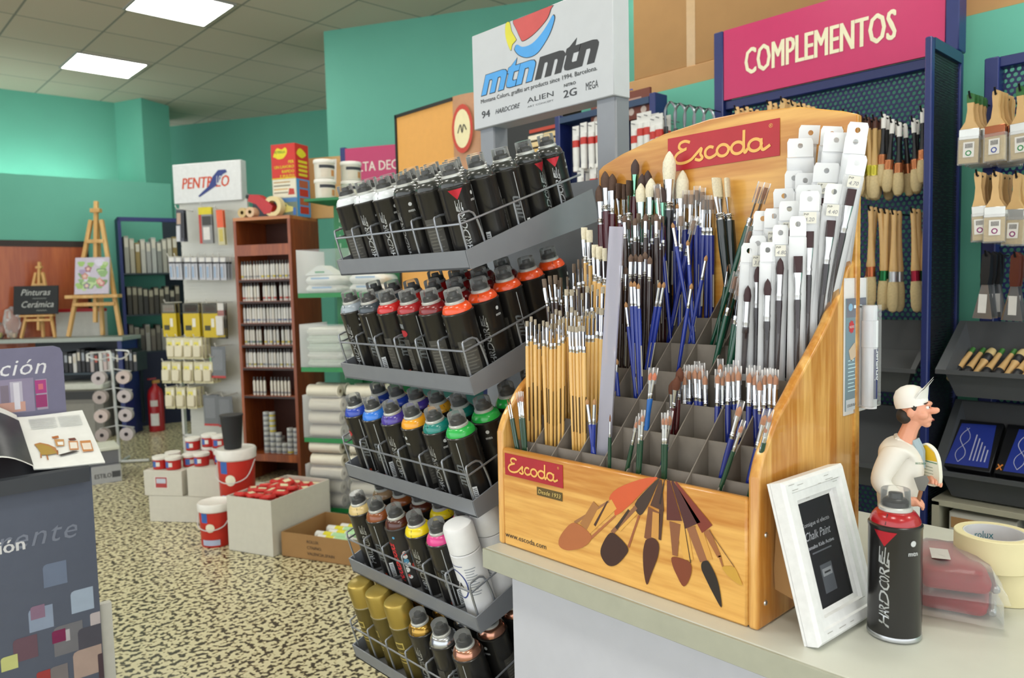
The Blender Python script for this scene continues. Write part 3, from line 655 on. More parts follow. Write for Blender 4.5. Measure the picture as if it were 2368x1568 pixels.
for i in range(12):
    x = 1444+i*8.2; brush('dark' if i % 3 else 'dkr', (x, 500+J(9)), (x-1, 720), 1.14+.012*(i % 3), 'dark handled brush in the crowd behind the clear plastic bar', 'dark brushes behind the plastic bar')
for i in range(7):
    x = 1437+i*11; brush('dkr', (x, 600+J(25)), (x-3, 760), 1.10+.01*(i % 2), 'short dark brush low in the crowd behind the plastic bar', 'short dark brushes behind the plastic bar')
# big mops and black flats
brush('mop', (1548, 350), (1541, 640), 1.19, 'large black handled mop brush with white bristles'); brush('mop', (1579, 394), (1568, 640), 1.21, 'second largest black mop brush with white bristles')
brush('blkf', (1657, 412), (1690, 640), 1.19, 'black flat brush with white bristles leaning, first of two'); brush('blkf', (1681, 413), (1696, 640), 1.2, 'black flat brush with white bristles leaning, second of two')
# blue handles in the middle rows
for i, (x, y, x2, y2, X_) in enumerate([(1520, 436, 1540, 660, 1.165), (1556, 432, 1562, 650, 1.2), (1586, 450, 1582, 680, 1.2), (1600, 450, 1590, 700, 1.2), (1612, 440, 1608, 660, 1.205), (1624, 444, 1615, 690, 1.21), (1630, 462, 1620, 690, 1.21), (1638, 462, 1634, 690, 1.21), (1646, 462, 1645, 690, 1.21), (1605, 510, 1560, 700, 1.17), (1555, 515, 1606, 760, 1.15), (1590, 555, 1612, 750, 1.15), (1575, 500, 1578, 720, 1.18), (1566, 470, 1560, 700, 1.2)]):
    brush('blue' if y < 470 or i in (9, 12) else 'blues', (x, y), (x2, y2), X_, f'blue handled brush, {ORD[i]} of the fan in the middle back rows')
for i, (x, y, x2, y2, X_) in enumerate([(1459, 650, 1467, 880, 1.06), (1467, 650, 1477, 880, 1.062), (1476, 655, 1486, 890, 1.064), (1447, 698, 1471, 890, 1.06), (1526, 652, 1495, 800, 1.09), (1536, 652, 1508, 800, 1.092), (1600, 655, 1563, 800, 1.12), (1634, 590, 1600, 720, 1.15), (1420, 800, 1428, 900, 1.05), (1427, 830, 1424, 900, 1.05)]):
    brush('blues', (x, y), (x2, y2), X_, f'thin blue brush, {ORD[i]} of those leaning in the middle compartments')
# green and blue brushes leaning by the white packets
for i, (k, x, y, x2, y2, X_) in enumerate([('green2', 1758, 432, 1690, 650, 1.16), ('green2', 1772, 434, 1720, 600, 1.18), ('green2', 1735, 535, 1675, 740, 1.15), ('green2', 1719, 600, 1680, 720, 1.13), ('fine', 1684, 612, 1660, 700, 1.16), ('green2', 1712, 655, 1680, 850, 1.09), ('green2', 1724, 660, 1688, 830, 1.09), ('blues', 1728, 700, 1690, 800, 1.1), ('green2', 1702, 640, 1665, 780, 1.12)]):
    brush(k, (x, y), (x2, y2), X_, f'dark green brush, {ORD[i]} of those leaning against the white packets')
# tubed blue brushes in the lower middle
for gi, (x0, n, y0, y1, X_) in enumerate([(1582, 5, 862, 955, 1.045), (1660, 5, 862, 968, 1.04), (1733, 6, 872, 975, 1.035)]):
    for i in range(n):
        x = x0+i*12; brush('bluet', (x, y0+J(9)), (x+1, y1), X_+.004*(i % 2), 'short blue brush with clear tube in the ' + ['first', 'second', 'third'][gi] + ' tubed bundle of the lower rows', ['first', 'second', 'third'][gi]+' bundle of tubed brushes')
        if i < n-1: brush('bluet', (x+6, y0+J(9)-14), (x+7, y1-14), X_+.02, 'short blue brush standing behind the ' + ['first', 'second', 'third'][gi] + ' tubed bundle', ['first', 'second', 'third'][gi]+' bundle of tubed brushes, back')
for i, (k, x, y, x2, y2, X_) in enumerate([('brown', 1573, 850, 1567, 950, 1.02), ('brown', 1566, 870, 1550, 990, 1.01), ('orange', 1505, 862, 1498, 950, 1.0), ('orange', 1515, 862, 1490, 960, 1.0), ('brown', 1556, 880, 1552, 960, 1.02)]):
    brush(k, (x, y), (x2, y2), X_, ['brown hair mop standing before the first tubed bundle', 'brown brush leaning behind the two green brushes', 'small brush with orange bristles, upright one of two', 'small brush with orange bristles, leaning one of two', 'thin brown brush beside the brown hair mop'][i])
# green handled brushes in the front row
for i, (x, y, x2, y2) in enumerate([(1173, 922, 1195, 1025), (1178, 920, 1200, 1030), (1198, 918, 1212, 1030), (1203, 915, 1217, 1030), (1207, 916, 1222, 1030)]):
    brush('green' if i > 1 else 'fine', (x, y), (x2, y2), .938, f'dark green brush in the front corner bundle, {ORD[i]} from the side panel')
for i, (k, x, y, x2, y2, lb) in enumerate([('fine', 1411, 958, 1392, 1075, 'lone thin green brush in the front row'), ('green', 1473, 975, 1450, 1080, 'green brush of the front trio, lowest'), ('green', 1480, 968, 1455, 1080, 'green brush of the front trio, middle'), ('green', 1487, 960, 1460, 1080, 'green brush of the front trio, highest'),
        ('green', 1534, 967, 1521, 1095, 'green brush of the front pair under the printed brushes, first'), ('green', 1541, 967, 1527, 1095, 'green brush of the front pair under the printed brushes, second'), ('bluet', 1549, 962, 1536, 1060, 'blue brush tucked behind the front green pair'),
        ('green', 1716, 985, 1668, 1120, 'green brush leaning far over in the front row'), ('bluet', 1712, 940, 1685, 1040, 'blue brush behind the far leaning green brush'), ('green', 1782, 960, 1742, 1120, 'green brush nearest the side panel corner'), ('green', 1775, 985, 1738, 1120, 'green brush second from the side panel corner'), ('bluet', 1770, 960, 1745, 1060, 'blue brush leaning in the front corner by the side panel')]):
    brush(k, (x, y), (x2, y2), .94 if k != 'bluet' else .965, lb)
brush('blues', (1357, 922), (1370, 1000), .96, 'thin blue brush beside the plastic bar, first of two'); brush('blues', (1375, 922), (1372, 1000), .96, 'thin blue brush beside the plastic bar, second of two')
# clear plastic bar
o = thing('plastic_bar', 'clear plastic angle bar standing upright among the brushes', 'plastic bar')
a, b_ = P(1425, 524, 'x', .985), P(1397, 1010, 'x', .975); d = (a-b_); L = d.length
mb = MB(); pm = M('dcdbe8', .2, 0, 0, .62); mb.box(-.0115, .0115, -.0012, 0, -.04, L, pm); mb.box(-.0115, -.0103, 0, .016, -.04, L, pm); mb.box(.0103, .0115, 0, .01, -.04, L, pm); mb.build('angle_bar', o)
put(o, b_, quat=UP.rotation_difference(d) @ Quaternion((0, 0, 1), rad(-62)))

# ================================================================ brushes packed in white sleeves
PKW = M('e9ebec', .4, 0, .02); FILM = M('ffffff', .1, 0, 0, .965); FILM.node_tree.nodes['Fresnel'].inputs[0].default_value = 1.3
def packet(t, b_, wpx, X, head, hand, flat, label, bt, price='4.80', curl=0):
    """sleeve from top px t to bottom px b_, wpx wide"""
    a = P(*t, 'x', X); c = P(*b_, 'x', X); d = a-c; L = d.length; wd = (P(t[0]+wpx/2, t[1], 'x', X)-P(t[0]-wpx/2, t[1], 'x', X)).length
    o = thing('brush_packet', label, 'brush packet')
    h = wd/2; s = MB()
    z1 = L-.03
    s.box(-h, h, 0, .0012, 0, z1, PKW)
    s.build('backing_card', o)
    e = MB(); N_ = 8; hole = [(0+.0042*math.cos(-q*math.pi/6), L-.012+.0042*math.sin(-q*math.pi/6)) for q in range(12)]
    cu = lambda v: (v[0], -.002+curl*(max(0, v[1]-z1)**2)*14+v[2], v[1])
    out = [(-h, z1), (h, z1), (h, z1+.01), (h, L-.006), (h-.003, L), (-h+.003, L), (-h, L-.006), (-h, z1+.01)]
    vs = [(x, y, 0) for x, y in out]+[(x, y, 0) for x, y in hole]
    oi = [2, 2, 3, 4, 4, 5, 5, 6, 7, 7, 0, 1]   # outer vertex near each hole vertex, going round
    bm = bmesh.new(); vv = [bm.verts.new(v) for v in vs]; es = [bm.edges.new((vv[i], vv[(i+1) % 8])) for i in range(8)]+[bm.edges.new((vv[8+i], vv[8+(i+1) % 12])) for i in range(12)]
    bmesh.ops.triangle_fill(bm, edges=es, use_beauty=True); bm.verts.index_update()
    e.add([v.co.copy() for v in bm.verts], [tuple(v.index for v in f.verts) for f in bm.faces], PKW, None, cu); bm.free()
    e.build('hanging_tab', o)
    f = MB(); f.add([(-h, -.0002, 0), (-h, -.009, .004), (-h*.4, -.012, .004), (h*.4, -.012, .004), (h, -.009, .004), (h, -.0002, 0), (-h, -.0002, z1), (-h, -.004, z1-.003), (-h*.4, -.006, z1-.004), (h*.4, -.006, z1-.004), (h, -.004, z1-.003), (h, -.0002, z1)],
            [(i, i+1, i+7, i+6) for i in range(5)], FILM); f.build('clear_film', o)
    zt = L*bt; k = MB(); hm = M(hand, .2, 0, .03, 0, 0, .4); r = .0056
    k.lathe([(r*.6, .012), (r*.75, .03), (r*.9, zt*.5), (r, zt-.075), (r*.95, zt-.066)], hm, 10, T(0, -.0052, 0)); k.build('handle', o)
    k = MB(); k.lathe([(r*.9, zt-.067), (r*.95, zt-.06), (r*1.05, zt-.058), (r*.9, zt-.054), (r*(1.0 if not flat else 1.25), zt-.025)], STEEL, 10, T(0, -.0052, 0), (1, .6)); k.build('ferrule', o)
    k = MB(); hb = M('3a2024', .6)
    if flat: k.lathe([(r*1.25, zt-.026), (r*1.25, zt)], hb, 10, T(0, -.0052, 0), (1, .4))
    else: k.lathe([(r*.95, zt-.026), (r*1.1, zt-.017), (r*.8, zt-.007), (0, zt)], hb, 10, T(0, -.0052, 0))
    k.build('bristles', o)
    if price:
        k = MB(); zz = min(z1-.018, zt+.012) if bt < .85 else z1-.02; X_ = FR((-h*.7, -.0075, zz), (1, 0, 0), (0, 0, 1)); k.rect(0, 0, h*1.3, .017, M('e4e2d6', .6), X_)
        k.text('PVP', .0045, INK, X_ @ T(.001, .012, .0003)); k.text(price, .0085, M('8a8a90', .6), X_ @ T(.002, .003, .0003), shear=.2); k.build('price_sticker', o)
    n = Vector((-.72, -.69, 0)); z = d.normalized(); y = -(n-z*n.dot(z)).normalized(); x = y.cross(z)
    o.rotation_mode = 'QUATERNION'; o.location = c; o.rotation_quaternion = Matrix(((x.x, y.x, z.x), (x.y, y.y, z.y), (x.z, y.z, z.z))).to_quaternion()
    return o
PK = [ # back ones first: top px, bottom px, width, X, flat, tip height fraction
 ((1875, 290), (1850, 640), 52, 1.212, 0, .6, '5.90'), ((1925, 292), (1890, 640), 50, 1.208, 0, .6, None), ((1985, 283), (1930, 640), 48, 1.214, 1, .55, '5.90'), ((1935, 306), (1905, 640), 58, 1.2, 0, .55, None), ((1980, 310), (1935, 640), 50, 1.205, 0, .55, '5.90'),
 ((1850, 320), (1850, 700), 56, 1.19, 0, .55, None), ((1912, 377), (1880, 740), 58, 1.185, 1, .78, '4.80'), ((1862, 400), (1850, 740), 44, 1.182, 0, .6, None), ((1835, 395), (1838, 740), 40, 1.178, 0, .7, None),
 ((1812, 436), (1822, 800), 46, 1.162, 0, .76, '3.90'), ((1870, 428), (1858, 800), 56, 1.158, 1, .72, '4.20'), ((1985, 358), (1890, 800), 44, 1.165, 1, .83, '4.70'), ((1930, 425), (1885, 800), 42, 1.15, 1, .78, '4.40'),
 ((1825, 465), (1818, 890), 44, 1.125, 0, .86, '4.80'), ((1872, 442), (1860, 860), 44, 1.13, 1, .78, '4.20'), ((1790, 482), (1782, 880), 42, 1.118, 0, .76, '4.80'), ((1764, 488), (1752, 880), 40, 1.112, 0, .72, None),
 ((1805, 520), (1792, 890), 34, 1.10, 0, .8, '4.80'), ((1752, 545), (1745, 885), 34, 1.092, 0, .8, '3.80'), ((1845, 500), (1838, 880), 36, 1.11, 1, .76, None), ((1733, 562), (1716, 880), 34, 1.082, 0, .7, None), ((1775, 560), (1768, 890), 32, 1.085, 0, .75, None)]
for i, (t, b_, wp, X, fl, bt, pr_) in enumerate(PK):
    packet(t, b_, wp, X, 1, '2a1c20' if i % 3 else '241e22', fl, 'white sleeve packet holding a dark ' + ('flat' if fl else 'pointed') + ' brush, ' + (ORD[i] if i < 16 else ['seventeenth', 'eighteenth', 'nineteenth', 'twentieth', 'twenty-first', 'twenty-second'][i-16]) + ' counting from the back', bt, pr_, .1 if i % 2 else -.05)
# ================================================================ things standing on the counter
def grown(verts, edges, radii, mat, name, parent, levels=2):
    """one continuous skinned surface round a skeleton"""
    me = bpy.data.meshes.new(name); me.from_pydata(verts, edges, []); o = bpy.data.objects.new(name, me); COL.objects.link(o)
    o.modifiers.new('s', 'SKIN'); bpy.context.view_layer.update()
    for i, r in enumerate(radii):
        d = me.skin_vertices[0].data[i]; d.radius = (r if isinstance(r, tuple) else (r, r)); d.use_root = i == 0
    ss = o.modifiers.new('u', 'SUBSURF'); ss.levels = levels; ss.render_levels = levels
    bpy.context.view_layer.update()
    m2 = bpy.data.meshes.new_from_object(o.evaluated_get(bpy.context.evaluated_depsgraph_get()))
    bpy.data.objects.remove(o); m2.materials.clear(); m2.materials.append(mat)
    m2.polygons.foreach_set('use_smooth', [True]*len(m2.polygons)); m2.name = name
    q = bpy.data.objects.new(name, m2); COL.objects.link(q); q.parent = parent; return q
def melted(mb, vox, name, parent, label=None):
    """overlapping lumps melted into one continuous surface"""
    o = mb.build(name, None, label); r = o.modifiers.new('r', 'REMESH'); r.mode = 'VOXEL'; r.voxel_size = vox
    s = o.modifiers.new('s', 'SMOOTH'); s.iterations = 4; s.factor = .5
    bpy.context.view_layer.update(); ms = list(o.data.materials)
    m2 = bpy.data.meshes.new_from_object(o.evaluated_get(bpy.context.evaluated_depsgraph_get())); bpy.data.objects.remove(o)
    m2.materials.clear(); m2.materials.append(ms[0]); m2.polygons.foreach_set('use_smooth', [True]*len(m2.polygons)); m2.polygons.foreach_set('material_index', [0]*len(m2.polygons))
    q = bpy.data.objects.new(name, m2); COL.objects.link(q); q.parent = parent
    if label: q['label'] = label
    return q
def ball(mb, c, r, m, n=12, X=None):
    r = r if isinstance(r, tuple) else (r, r, r)
    pr = [(math.cos(-math.pi/2+math.pi*i/n), math.sin(-math.pi/2+math.pi*i/n)) for i in range(n+1)]; pr[0] = (0, -1); pr[-1] = (0, 1)
    mb.lathe(pr, m, n+4, T(*c) @ (X or Matrix()) @ Matrix.Diagonal((r[0], r[1], r[2], 1)))
# ---- red spray can
o = can('marked', 'a8161e'); tag(o, 'red collared black spray can standing alone on the counter before the figurine', 'spray can')
put(o, (1.040, .376, CT+.0005), (0, 0, rad(-92)))
# ---- small white picture frame leaning back
GLS = M('ffffff', .05, 0, 0, .995); GLS.node_tree.nodes['Fresnel'].inputs[0].default_value = 1.18
PRN = M('0e1018', .8); PRN.node_tree.nodes['Principled BSDF'].inputs['Specular IOR Level'].default_value = .05
pf = thing('picture_frame', 'distressed white wooden picture frame leaning on the side of the brush display', 'picture frame')
bl, br_, tl_ = Vector((.924, .441, CT+.001)), Vector((1.078, .430, CT+.001)), None
x = (br_-bl).normalized(); Wf = .160; Hf = .212
back = Vector((-x.y, x.x, 0)); up = (UP*math.cos(rad(15))+back*math.sin(rad(15)))
X = FR(bl, x, up)          # local x right, y up the frame, z toward the viewer
FW = M('e6e7e6', .5, 0, .05, sc_=90)
fr = MB(); bw = .036
def fside(p, q, r_, s_):    # one moulded side between outer edge p-q and inner edge s-r
    A = [Vector((*v, 0)) for v in (p, q, r_, s_)]; lv = [(0, 0), (0, .016), (.12, .02), (.45, .02), (.5, .017), (.8, .0165), (.84, .011), (1, .008)]
    vs = []
    for t, h in lv: vs += [A[0].lerp(A[3], t)+Vector((0, 0, h)), A[1].lerp(A[2], t)+Vector((0, 0, h))]
    fr.add(vs, [(2*i, 2*i+1, 2*i+3, 2*i+2) for i in range(len(lv)-1)], FW)
O_ = [(0, 0), (Wf, 0), (Wf, Hf), (0, Hf)]; I_ = [(bw, bw), (Wf-bw, bw), (Wf-bw, Hf-bw), (bw, Hf-bw)]
for i in range(4): j = (i+1) % 4; fside(O_[i], O_[j], I_[j], I_[i])
fr.box(.0, Wf, 0, Hf, -.004, .0005, FW)
for i in range(14):
    a = R_.uniform(.01, Wf-.02); b_ = R_.choice([R_.uniform(.004, .03), Hf-R_.uniform(.004, .03)]); fr.rect(a, b_, a+R_.uniform(.006, .02), b_+.0006, M('8a8880', .7), T(0, 0, .0206))
fo = fr.build('moulding', pf); 
MB().rect(bw-.004, bw-.004, Wf-bw+.004, Hf-bw+.004, PRN, T(0, 0, .0035)).build('printed_pattern', pf, 'dark advertising print')
pt = MB(); cx = Wf/2; wt = M('b9bcc4', .5)
pt.text('Consigue el efecto', .008, wt, T(cx, .142, .004), 'c', width=.072); pt.text('Chalk Paint', .016, wt, T(cx, .124, .004), 'c', width=.066, shear=.35); pt.text('Esmalte Kids Active', .007, wt, T(cx, .112, .004), 'c', width=.07, bold=.02)
pt.rect(cx-.025, .105, cx+.025, .107, M('6c7078', .5), T(0, 0, .004))
pt.rect(cx-.015, .05, cx+.015, .088, M('5b6068', .5), T(0, 0, .004)); pt.rect(cx-.012, .072, cx+.012, .082, M('a9adb2', .5), T(0, 0, .0043)); pt.rect(cx-.008, .0755, cx+.008, .078, INK, T(0, 0, .0046))
pt.build('lettering', pf)
MB().rect(bw-.003, bw-.003, Wf-bw+.003, Hf-bw+.003, GLS, T(0, 0, .006)).build('glass', pf)
pf.matrix_world = X
sb = MB(); sb.prism([(.0, -.02), (.045, .004), (.04, .03), (.012, .115), (0, .12)], 0, .003, CARD, FR((.03, .06, -.005), (0, 0, -1), (0, 1, 0)))
sb.build('strut', pf, 'brown cardboard strut')
for c in pf.children: pass
# ---- blister pack with white marker hanging on the display's side
by = .5065
bp = thing('marker_blister_pack', 'blister packed white paint marker on a blue card hanging on the display side', 'blister pack', (1.183, by, 1.134))
# local x to the back of the shop, z up, -y toward the viewer
cdm = MB(); cdm.box(.004, .078, -.0012, 0, .004, .182, M('2f7d90', .4)); X = FR((0, -.0016, 0), (1, 0, 0), (0, 0, 1))
cdm.rect(.004, .152, .078, .182, M('1d2c5c', .4), X); cdm.rect(.004, .004, .078, .022, M('dfe4e8', .5), X)
z2 = X @ T(0, 0, .0004)
cdm.poly([(.022+(.011 if i % 2 else .0085)*math.cos(i*math.pi/9), .137+(.011 if i % 2 else .0085)*math.sin(i*math.pi/9)) for i in range(18)], M('c22630', .4), z2)
cdm.text('NUEVO', .006, WHITE, z2 @ T(.022, .135, .0004), 'c', width=.017); cdm.poly([(.018+.008*math.cos(t*.5), .168+.006*math.sin(t*.5)) for t in range(13)], M('8ab4d4'), z2); cdm.rect(.03, .166, .06, .171, M('cfe0ea'), z2); cdm.text('COLOR BLANCO', .0065, INK, z2 @ T(.008, .010, 0), width=.045)
for k in range(9): cdm.rect(.01, .035+k*.006, .04-.004*(k % 3), .0365+k*.006, M('bfe0e6', .5), z2)
cdm.poly([(.012, .1), (.034, .112), (.04, .09), (.02, .082)], M('c8b49a', .5), z2)
cdm.build('card', bp)
hb = MB(); hb.box(-.002, .082, -.0018, .0003, -.002, .214, CLEAR); hb.box(.044, .078, -.026, -.002, .008, .170, CLEAR); hb.build('clear_blister', bp)
pn = MB(); pn.lathe([(0, .002), (.0115, .004), (.0115, .102), (.0125, .103), (.0125, .145), (.011, .146), (.011, .168), (.0095, .17), (0, .17)], M('e9ebee', .35), 18, T(.061, -.0145, 0))
f_ = lambda v: (.061+.0119*math.sin(v[0]/.0119-.3), -.0145-.0119*math.cos(v[0]/.0119-.3), v[1])
pn.rect(-.004, .02, .010, .1, M('34376e', .5), None, f_, 5); tt = textmesh('bruguer', .03, 0, 1); pn.add([(-(v.y*.012)+.006, .05+(v.x-tt[2])/(tt[3]-tt[2])*.05, 0) for v in tt[0]], tt[1], M('e9ebee'), None, lambda v: (.061+.0123*math.sin(v[0]/.0119-.3), -.0145-.0123*math.cos(v[0]/.0119-.3), v[1]))
pn.build('marker', bp, 'fat white marker with dark blue label')
# ---- white card box behind the figurine
wb = thing('white_carton', 'slim white carton standing upright behind the painter figurine', 'carton', (1.262, .452, CT+.0005), -8)
MB().box(0, .07, 0, .035, 0, .165, M('dcdcd6', .6), b=.001).build('carton', wb)
MB().box(.001, .069, .001, .034, .165, .1665, M('d2d0c8', .6)).build('top_flap', wb)
# ---- painter figurine
fg = thing('painter_figurine', 'painted figurine of a painter in white overalls and upturned cap holding a spatula', 'figurine', (1.200, .458, CT+.001), -80)
OV = M('e9e5da', .5, 0, .03); SK = M('e2a184', .4, 0, .03)
# local: x the way the painter looks, y to the painter's left, z up
v = [(.022, 0, .138), (.028, 0, .17), (.032, 0, .203), (.034, 0, .228), (.027, -.028, .220), (.006, -.043, .170), (.036, -.040, .147), (.030, .026, .224), (.030, .042, .178), (.058, .020, .168), (.022, -.016, .126), (.014, -.019, .072), (.008, -.019, .02), (.022, .016, .126), (.016, .019, .072), (.010, .019, .02)]
e = [(0, 1), (1, 2), (2, 3), (3, 4), (4, 5), (5, 6), (3, 7), (7, 8), (8, 9), (0, 10), (10, 11), (11, 12), (0, 13), (13, 14), (14, 15)]
r_ = [(.027, .033), (.029, .035), (.030, .036), (.016, .024), .0195, .0165, .0115, .0175, .0135, .011, .0195, .0165, .0155, .0195, .0165, .0155]
grown(v, e, r_, OV, 'overalls', fg)
nk = MB(); nk.tube([(.034, 0, .225), (.042, 0, .25), (.047, 0, .262)], [.014, .012, .013], SK, 12)
hc = (.048, 0, .279)
ball(nk, hc, (.0205, .018, .0235), SK); ball(nk, (.058, 0, .266), (.013, .0125, .012), SK); ball(nk, (.0635, 0, .258), (.0065, .0075, .006), SK)
ball(nk, (.0715, 0, .278), (.0085, .0055, .0052), SK); ball(nk, (.0765, 0, .279), (.0045, .0045, .0042), SK); ball(nk, (.0675, 0, .2645), (.0055, .0085, .0032), SK)
ball(nk, (.066, 0, .288), (.005, .013, .0035), SK)
for s in (-1, 1): ball(nk, (.045, s*.0185, .275), (.0055, .003, .0075), SK); ball(nk, (.059, s*.0105, .272), (.009, .0062, .0075), SK)
melted(nk, .0011, 'head', fg)
ey = MB()
for s in (-1, 1):
    ball(ey, (.0655, s*.008, .2835), (.0028, .003, .003), M('f0f0ec', .2), 8); ball(ey, (.0678, s*.0083, .2838), (.0012, .0014, .0014), INK, 6); ey.tube([(.0655, s*.005, .2895), (.066, s*.009, .2905), (.062, s*.0135, .289)], .001, M('3a2a20'), 5)
ey.build('eyes', fg, 'painted eyes and brows')
MB().tube([(.0722, -.006, .2645), (.0735, 0, .2638), (.0722, .006, .2645)], .0008, M('8c3a34'), 5).build('mouth', fg)
hr = MB(); ball(hr, (.036, 0, .268), (.0135, .0185, .0135), M('2a2420', .6)); 
for s in (-1, 1): ball(hr, (.049, s*.0165, .285), (.004, .004, .008), M('2a2420', .6), 8)
hr.build('hair', fg)
CAPM = M('eceae4', .5); cp = MB()
cp.lathe([(.0228, -.004), (.0235, .004), (.022, .014), (.017, .022), (.009, .0265), (0, .028)], CAPM, 20, T(.043, 0, .287) @ RY(-14) @ Matrix.Diagonal((1, .92, 1, 1)))
n = 12; vs = []; fs = []
for j, th in enumerate((0, .005)):
    for i in range(n+1):
        a = -1.25+2.5*i/n; vs.append((.041+.0235*math.cos(a), .0205*math.sin(a), .2915+th))
    for i in range(n+1):
        a = -1.25+2.5*i/n; k = math.cos(a); vs.append((.052+.0125*k*1.1, .0205*math.sin(a)*.95, .297+.004+th*.8+.0135*max(0, k)))
    for i in range(n+1):
        a = -1.25+2.5*i/n; k = max(0, math.cos(a)); vs.append((.054+.018*k, .019*math.sin(a)*.9, .299+.026*k+th*.7))
for j in range(2):
    b_ = j*3*(n+1)
    for rr in range(2):
        for i in range(n): q = b_+rr*(n+1)+i; fs.append((q, q+1, q+n+2, q+n+1))
cp.add(vs, fs, CAPM)
cp.build('cap', fg, 'white cap with upturned peak', 60)
cl_ = MB(); cl_.tube([(.027, -.014, .232), (.0235, 0, .235), (.027, .014, .232), (.045, .013, .222), (.055, .003, .205)], [.004, .0045, .004, .004, .002], OV, 8); cl_.tube([(.027, -.014, .232), (.044, -.014, .222), (.056, -.004, .203)], [.004, .004, .002], OV, 8); cl_.build('collar', fg)
MB().tube([(.047, 0, .232), (.055, 0, .215), (.06, 0, .19)], [.008, .008, .003], M('9db0b8', .6), 8).build('shirt', fg)
def hand(w_, dirv, upv, nm, curl):
    d = Vector(dirv).normalized(); u = Vector(upv).normalized(); s = d.cross(u).normalized(); u = s.cross(d); w_ = Vector(w_)
    p = lambda a, b_, c: tuple(w_+d*a+u*b_+s*c)
    v = [p(-.006, 0, 0), p(.006, 0, 0), p(.012, 0, 0)]; e = [(0, 1), (1, 2)]; r = [.0062, (.0065, .008), (.006, .008)]
    for k, c in enumerate((-.0066, -.0022, .0022, .0066)):
        L = (.9, 1.05, 1, .8)[k]; i = len(v); v += [p(.0155, 0, c), p(.0155+.006*L, -.001-.003*curl, c*1.05), p(.0155+(.010-.004*curl)*L, -.003-.008*curl, c)]; e += [(2, i), (i, i+1), (i+1, i+2)]; r += [.0028, .0026, .0021]
    i = len(v); v += [p(.006, -.003, -.0085), p(.013, -.006, -.0105)]; e += [(1, i), (i, i+1)]; r += [.003, .0024]
    return grown(v, e, r, SK, nm, fg, 2)
hand((.044, -.037, .146), (1, .25, .02), (0, -.35, 1), 'hand', .8)
hand((.064, .014, .170), (.75, -.65, .25), (.3, .3, 1), 'hand', .9)
sp = MB(); sp.tube([(.058, -.034, .142), (.062, -.031, .163)], .0028, M('8a5a36', .5), 8); sp.prism([(-.004, 0), (.004, 0), (.010, .016), (.006, .024), (-.010, .018)], -.0008, .0008, M('8d8d88', .35, .5), FR((.0625, -.0305, .163), (1, .1, 0), (.2, 0, 1))); sp.build('spatula', fg)
bk_ = MB(); bk_.prism([(q.x, q.y) for q in smooth([(-.014, -.03, 0), (.014, -.03, 0), (.019, .0, 0), (.014, .022, 0), (.0, .031, 0), (-.012, .026, 0), (-.017, 0, 0)], 4, True)], -.003, .003, M('e8e6d4', .5), FR((.068, .006, .196), (.8, -.6, 0), (-.22, 0, 1)))
X = FR((.068, .006, .196), (.8, -.6, 0), (-.22, 0, 1)) @ T(0, 0, .0034)
bk_.poly([(-.0165, .005), (.0175, .008), (.0135, .0215), (0, .0303), (-.0115, .0255)], M('e8bc1e', .5), X); bk_.rect(-.0165, .004, .017, .0052, M('2f7a4a'), X)
for k in range(4): bk_.rect(-.010, -.004-k*.005, .008, -.003-k*.005, M('9aa08a'), X)
bk_.build('paint_bag', fg, 'yellow and white paint sack under the arm')
X = FR((.0575, -.0285, .205), (.94, .34, 0), (-.15, -.1, 1)); lg2 = MB(); lg2.text('BEISSIER', .0042, M('2a6a44'), X @ T(-.004, -.003, .003), width=.014, bold=.02); lg2.build('badge', fg)
bs = MB(); bs.box(-.028, .052, -.036, .036, 0, .010, M('e4e0d4', .5), b=.002); bs.build('plinth', fg)
sh = MB()
for s in (-1, 1): ball(sh, (.017, s*.019, .0135), (.021, .010, .0075), M('7c4a2c', .4))
sh.build('shoes', fg)
# ---- red items in clear bags
RP = M('9c2530', .6, 0, .08, sc_=60)
for i, (loc, rz, lb) in enumerate([((1.218, .350, CT+.002), 14, 'red folded item in a clear bag, lower of the two beside the spray can'), ((1.208, .352, CT+.036), 22, 'bagged red item with grey clip, upper of the two beside the spray can')]):
    o = thing('bagged_pouch', lb, 'bagged goods', loc, rz)
    b_ = MB(); b_.box(-.07, .085, -.038, .05, .0015, .029, RP, b=.008); ball(b_, (.02, .01, .02), (.06, .035, .016), RP); melted(b_, .004, 'pouch', o)
    c = MB(); c.box(-.066, .0, -.047, -.036, .006, .017, M('aeb2b6', .3, .6), b=.003); c.box(-.04, .02, -.041, -.037, .003, .009, M('d01e22', .4)); c.build('metal_clip', o)
    f_ = MB(); pts_ = []; nx, ny = 12, 8
    for iy in range(ny+1):
        for ix in range(nx+1):
            u, w_ = ix/nx*2-1, iy/ny*2-1; hgt = .036*(1-abs(u)**5)*(1-abs(w_)**5)+.002; pts_.append((.005+u*.096, .004+w_*.06, hgt+R_.uniform(-.0022, .0022)*(1 if abs(u) < 1 else 0)))
    f_.add(pts_, [(iy*(nx+1)+ix, iy*(nx+1)+ix+1, (iy+1)*(nx+1)+ix+1, (iy+1)*(nx+1)+ix) for iy in range(ny) for ix in range(nx)], M('ffffff', .1, 0, 0, .93)); f_.build('clear_bag', o, None, 25)
    if i: s_ = MB(); s_.rect(-.04, .01, .005, .034, M('c9c6c2', .6), T(0, 0, .039)); s_.build('label_sticker', o)
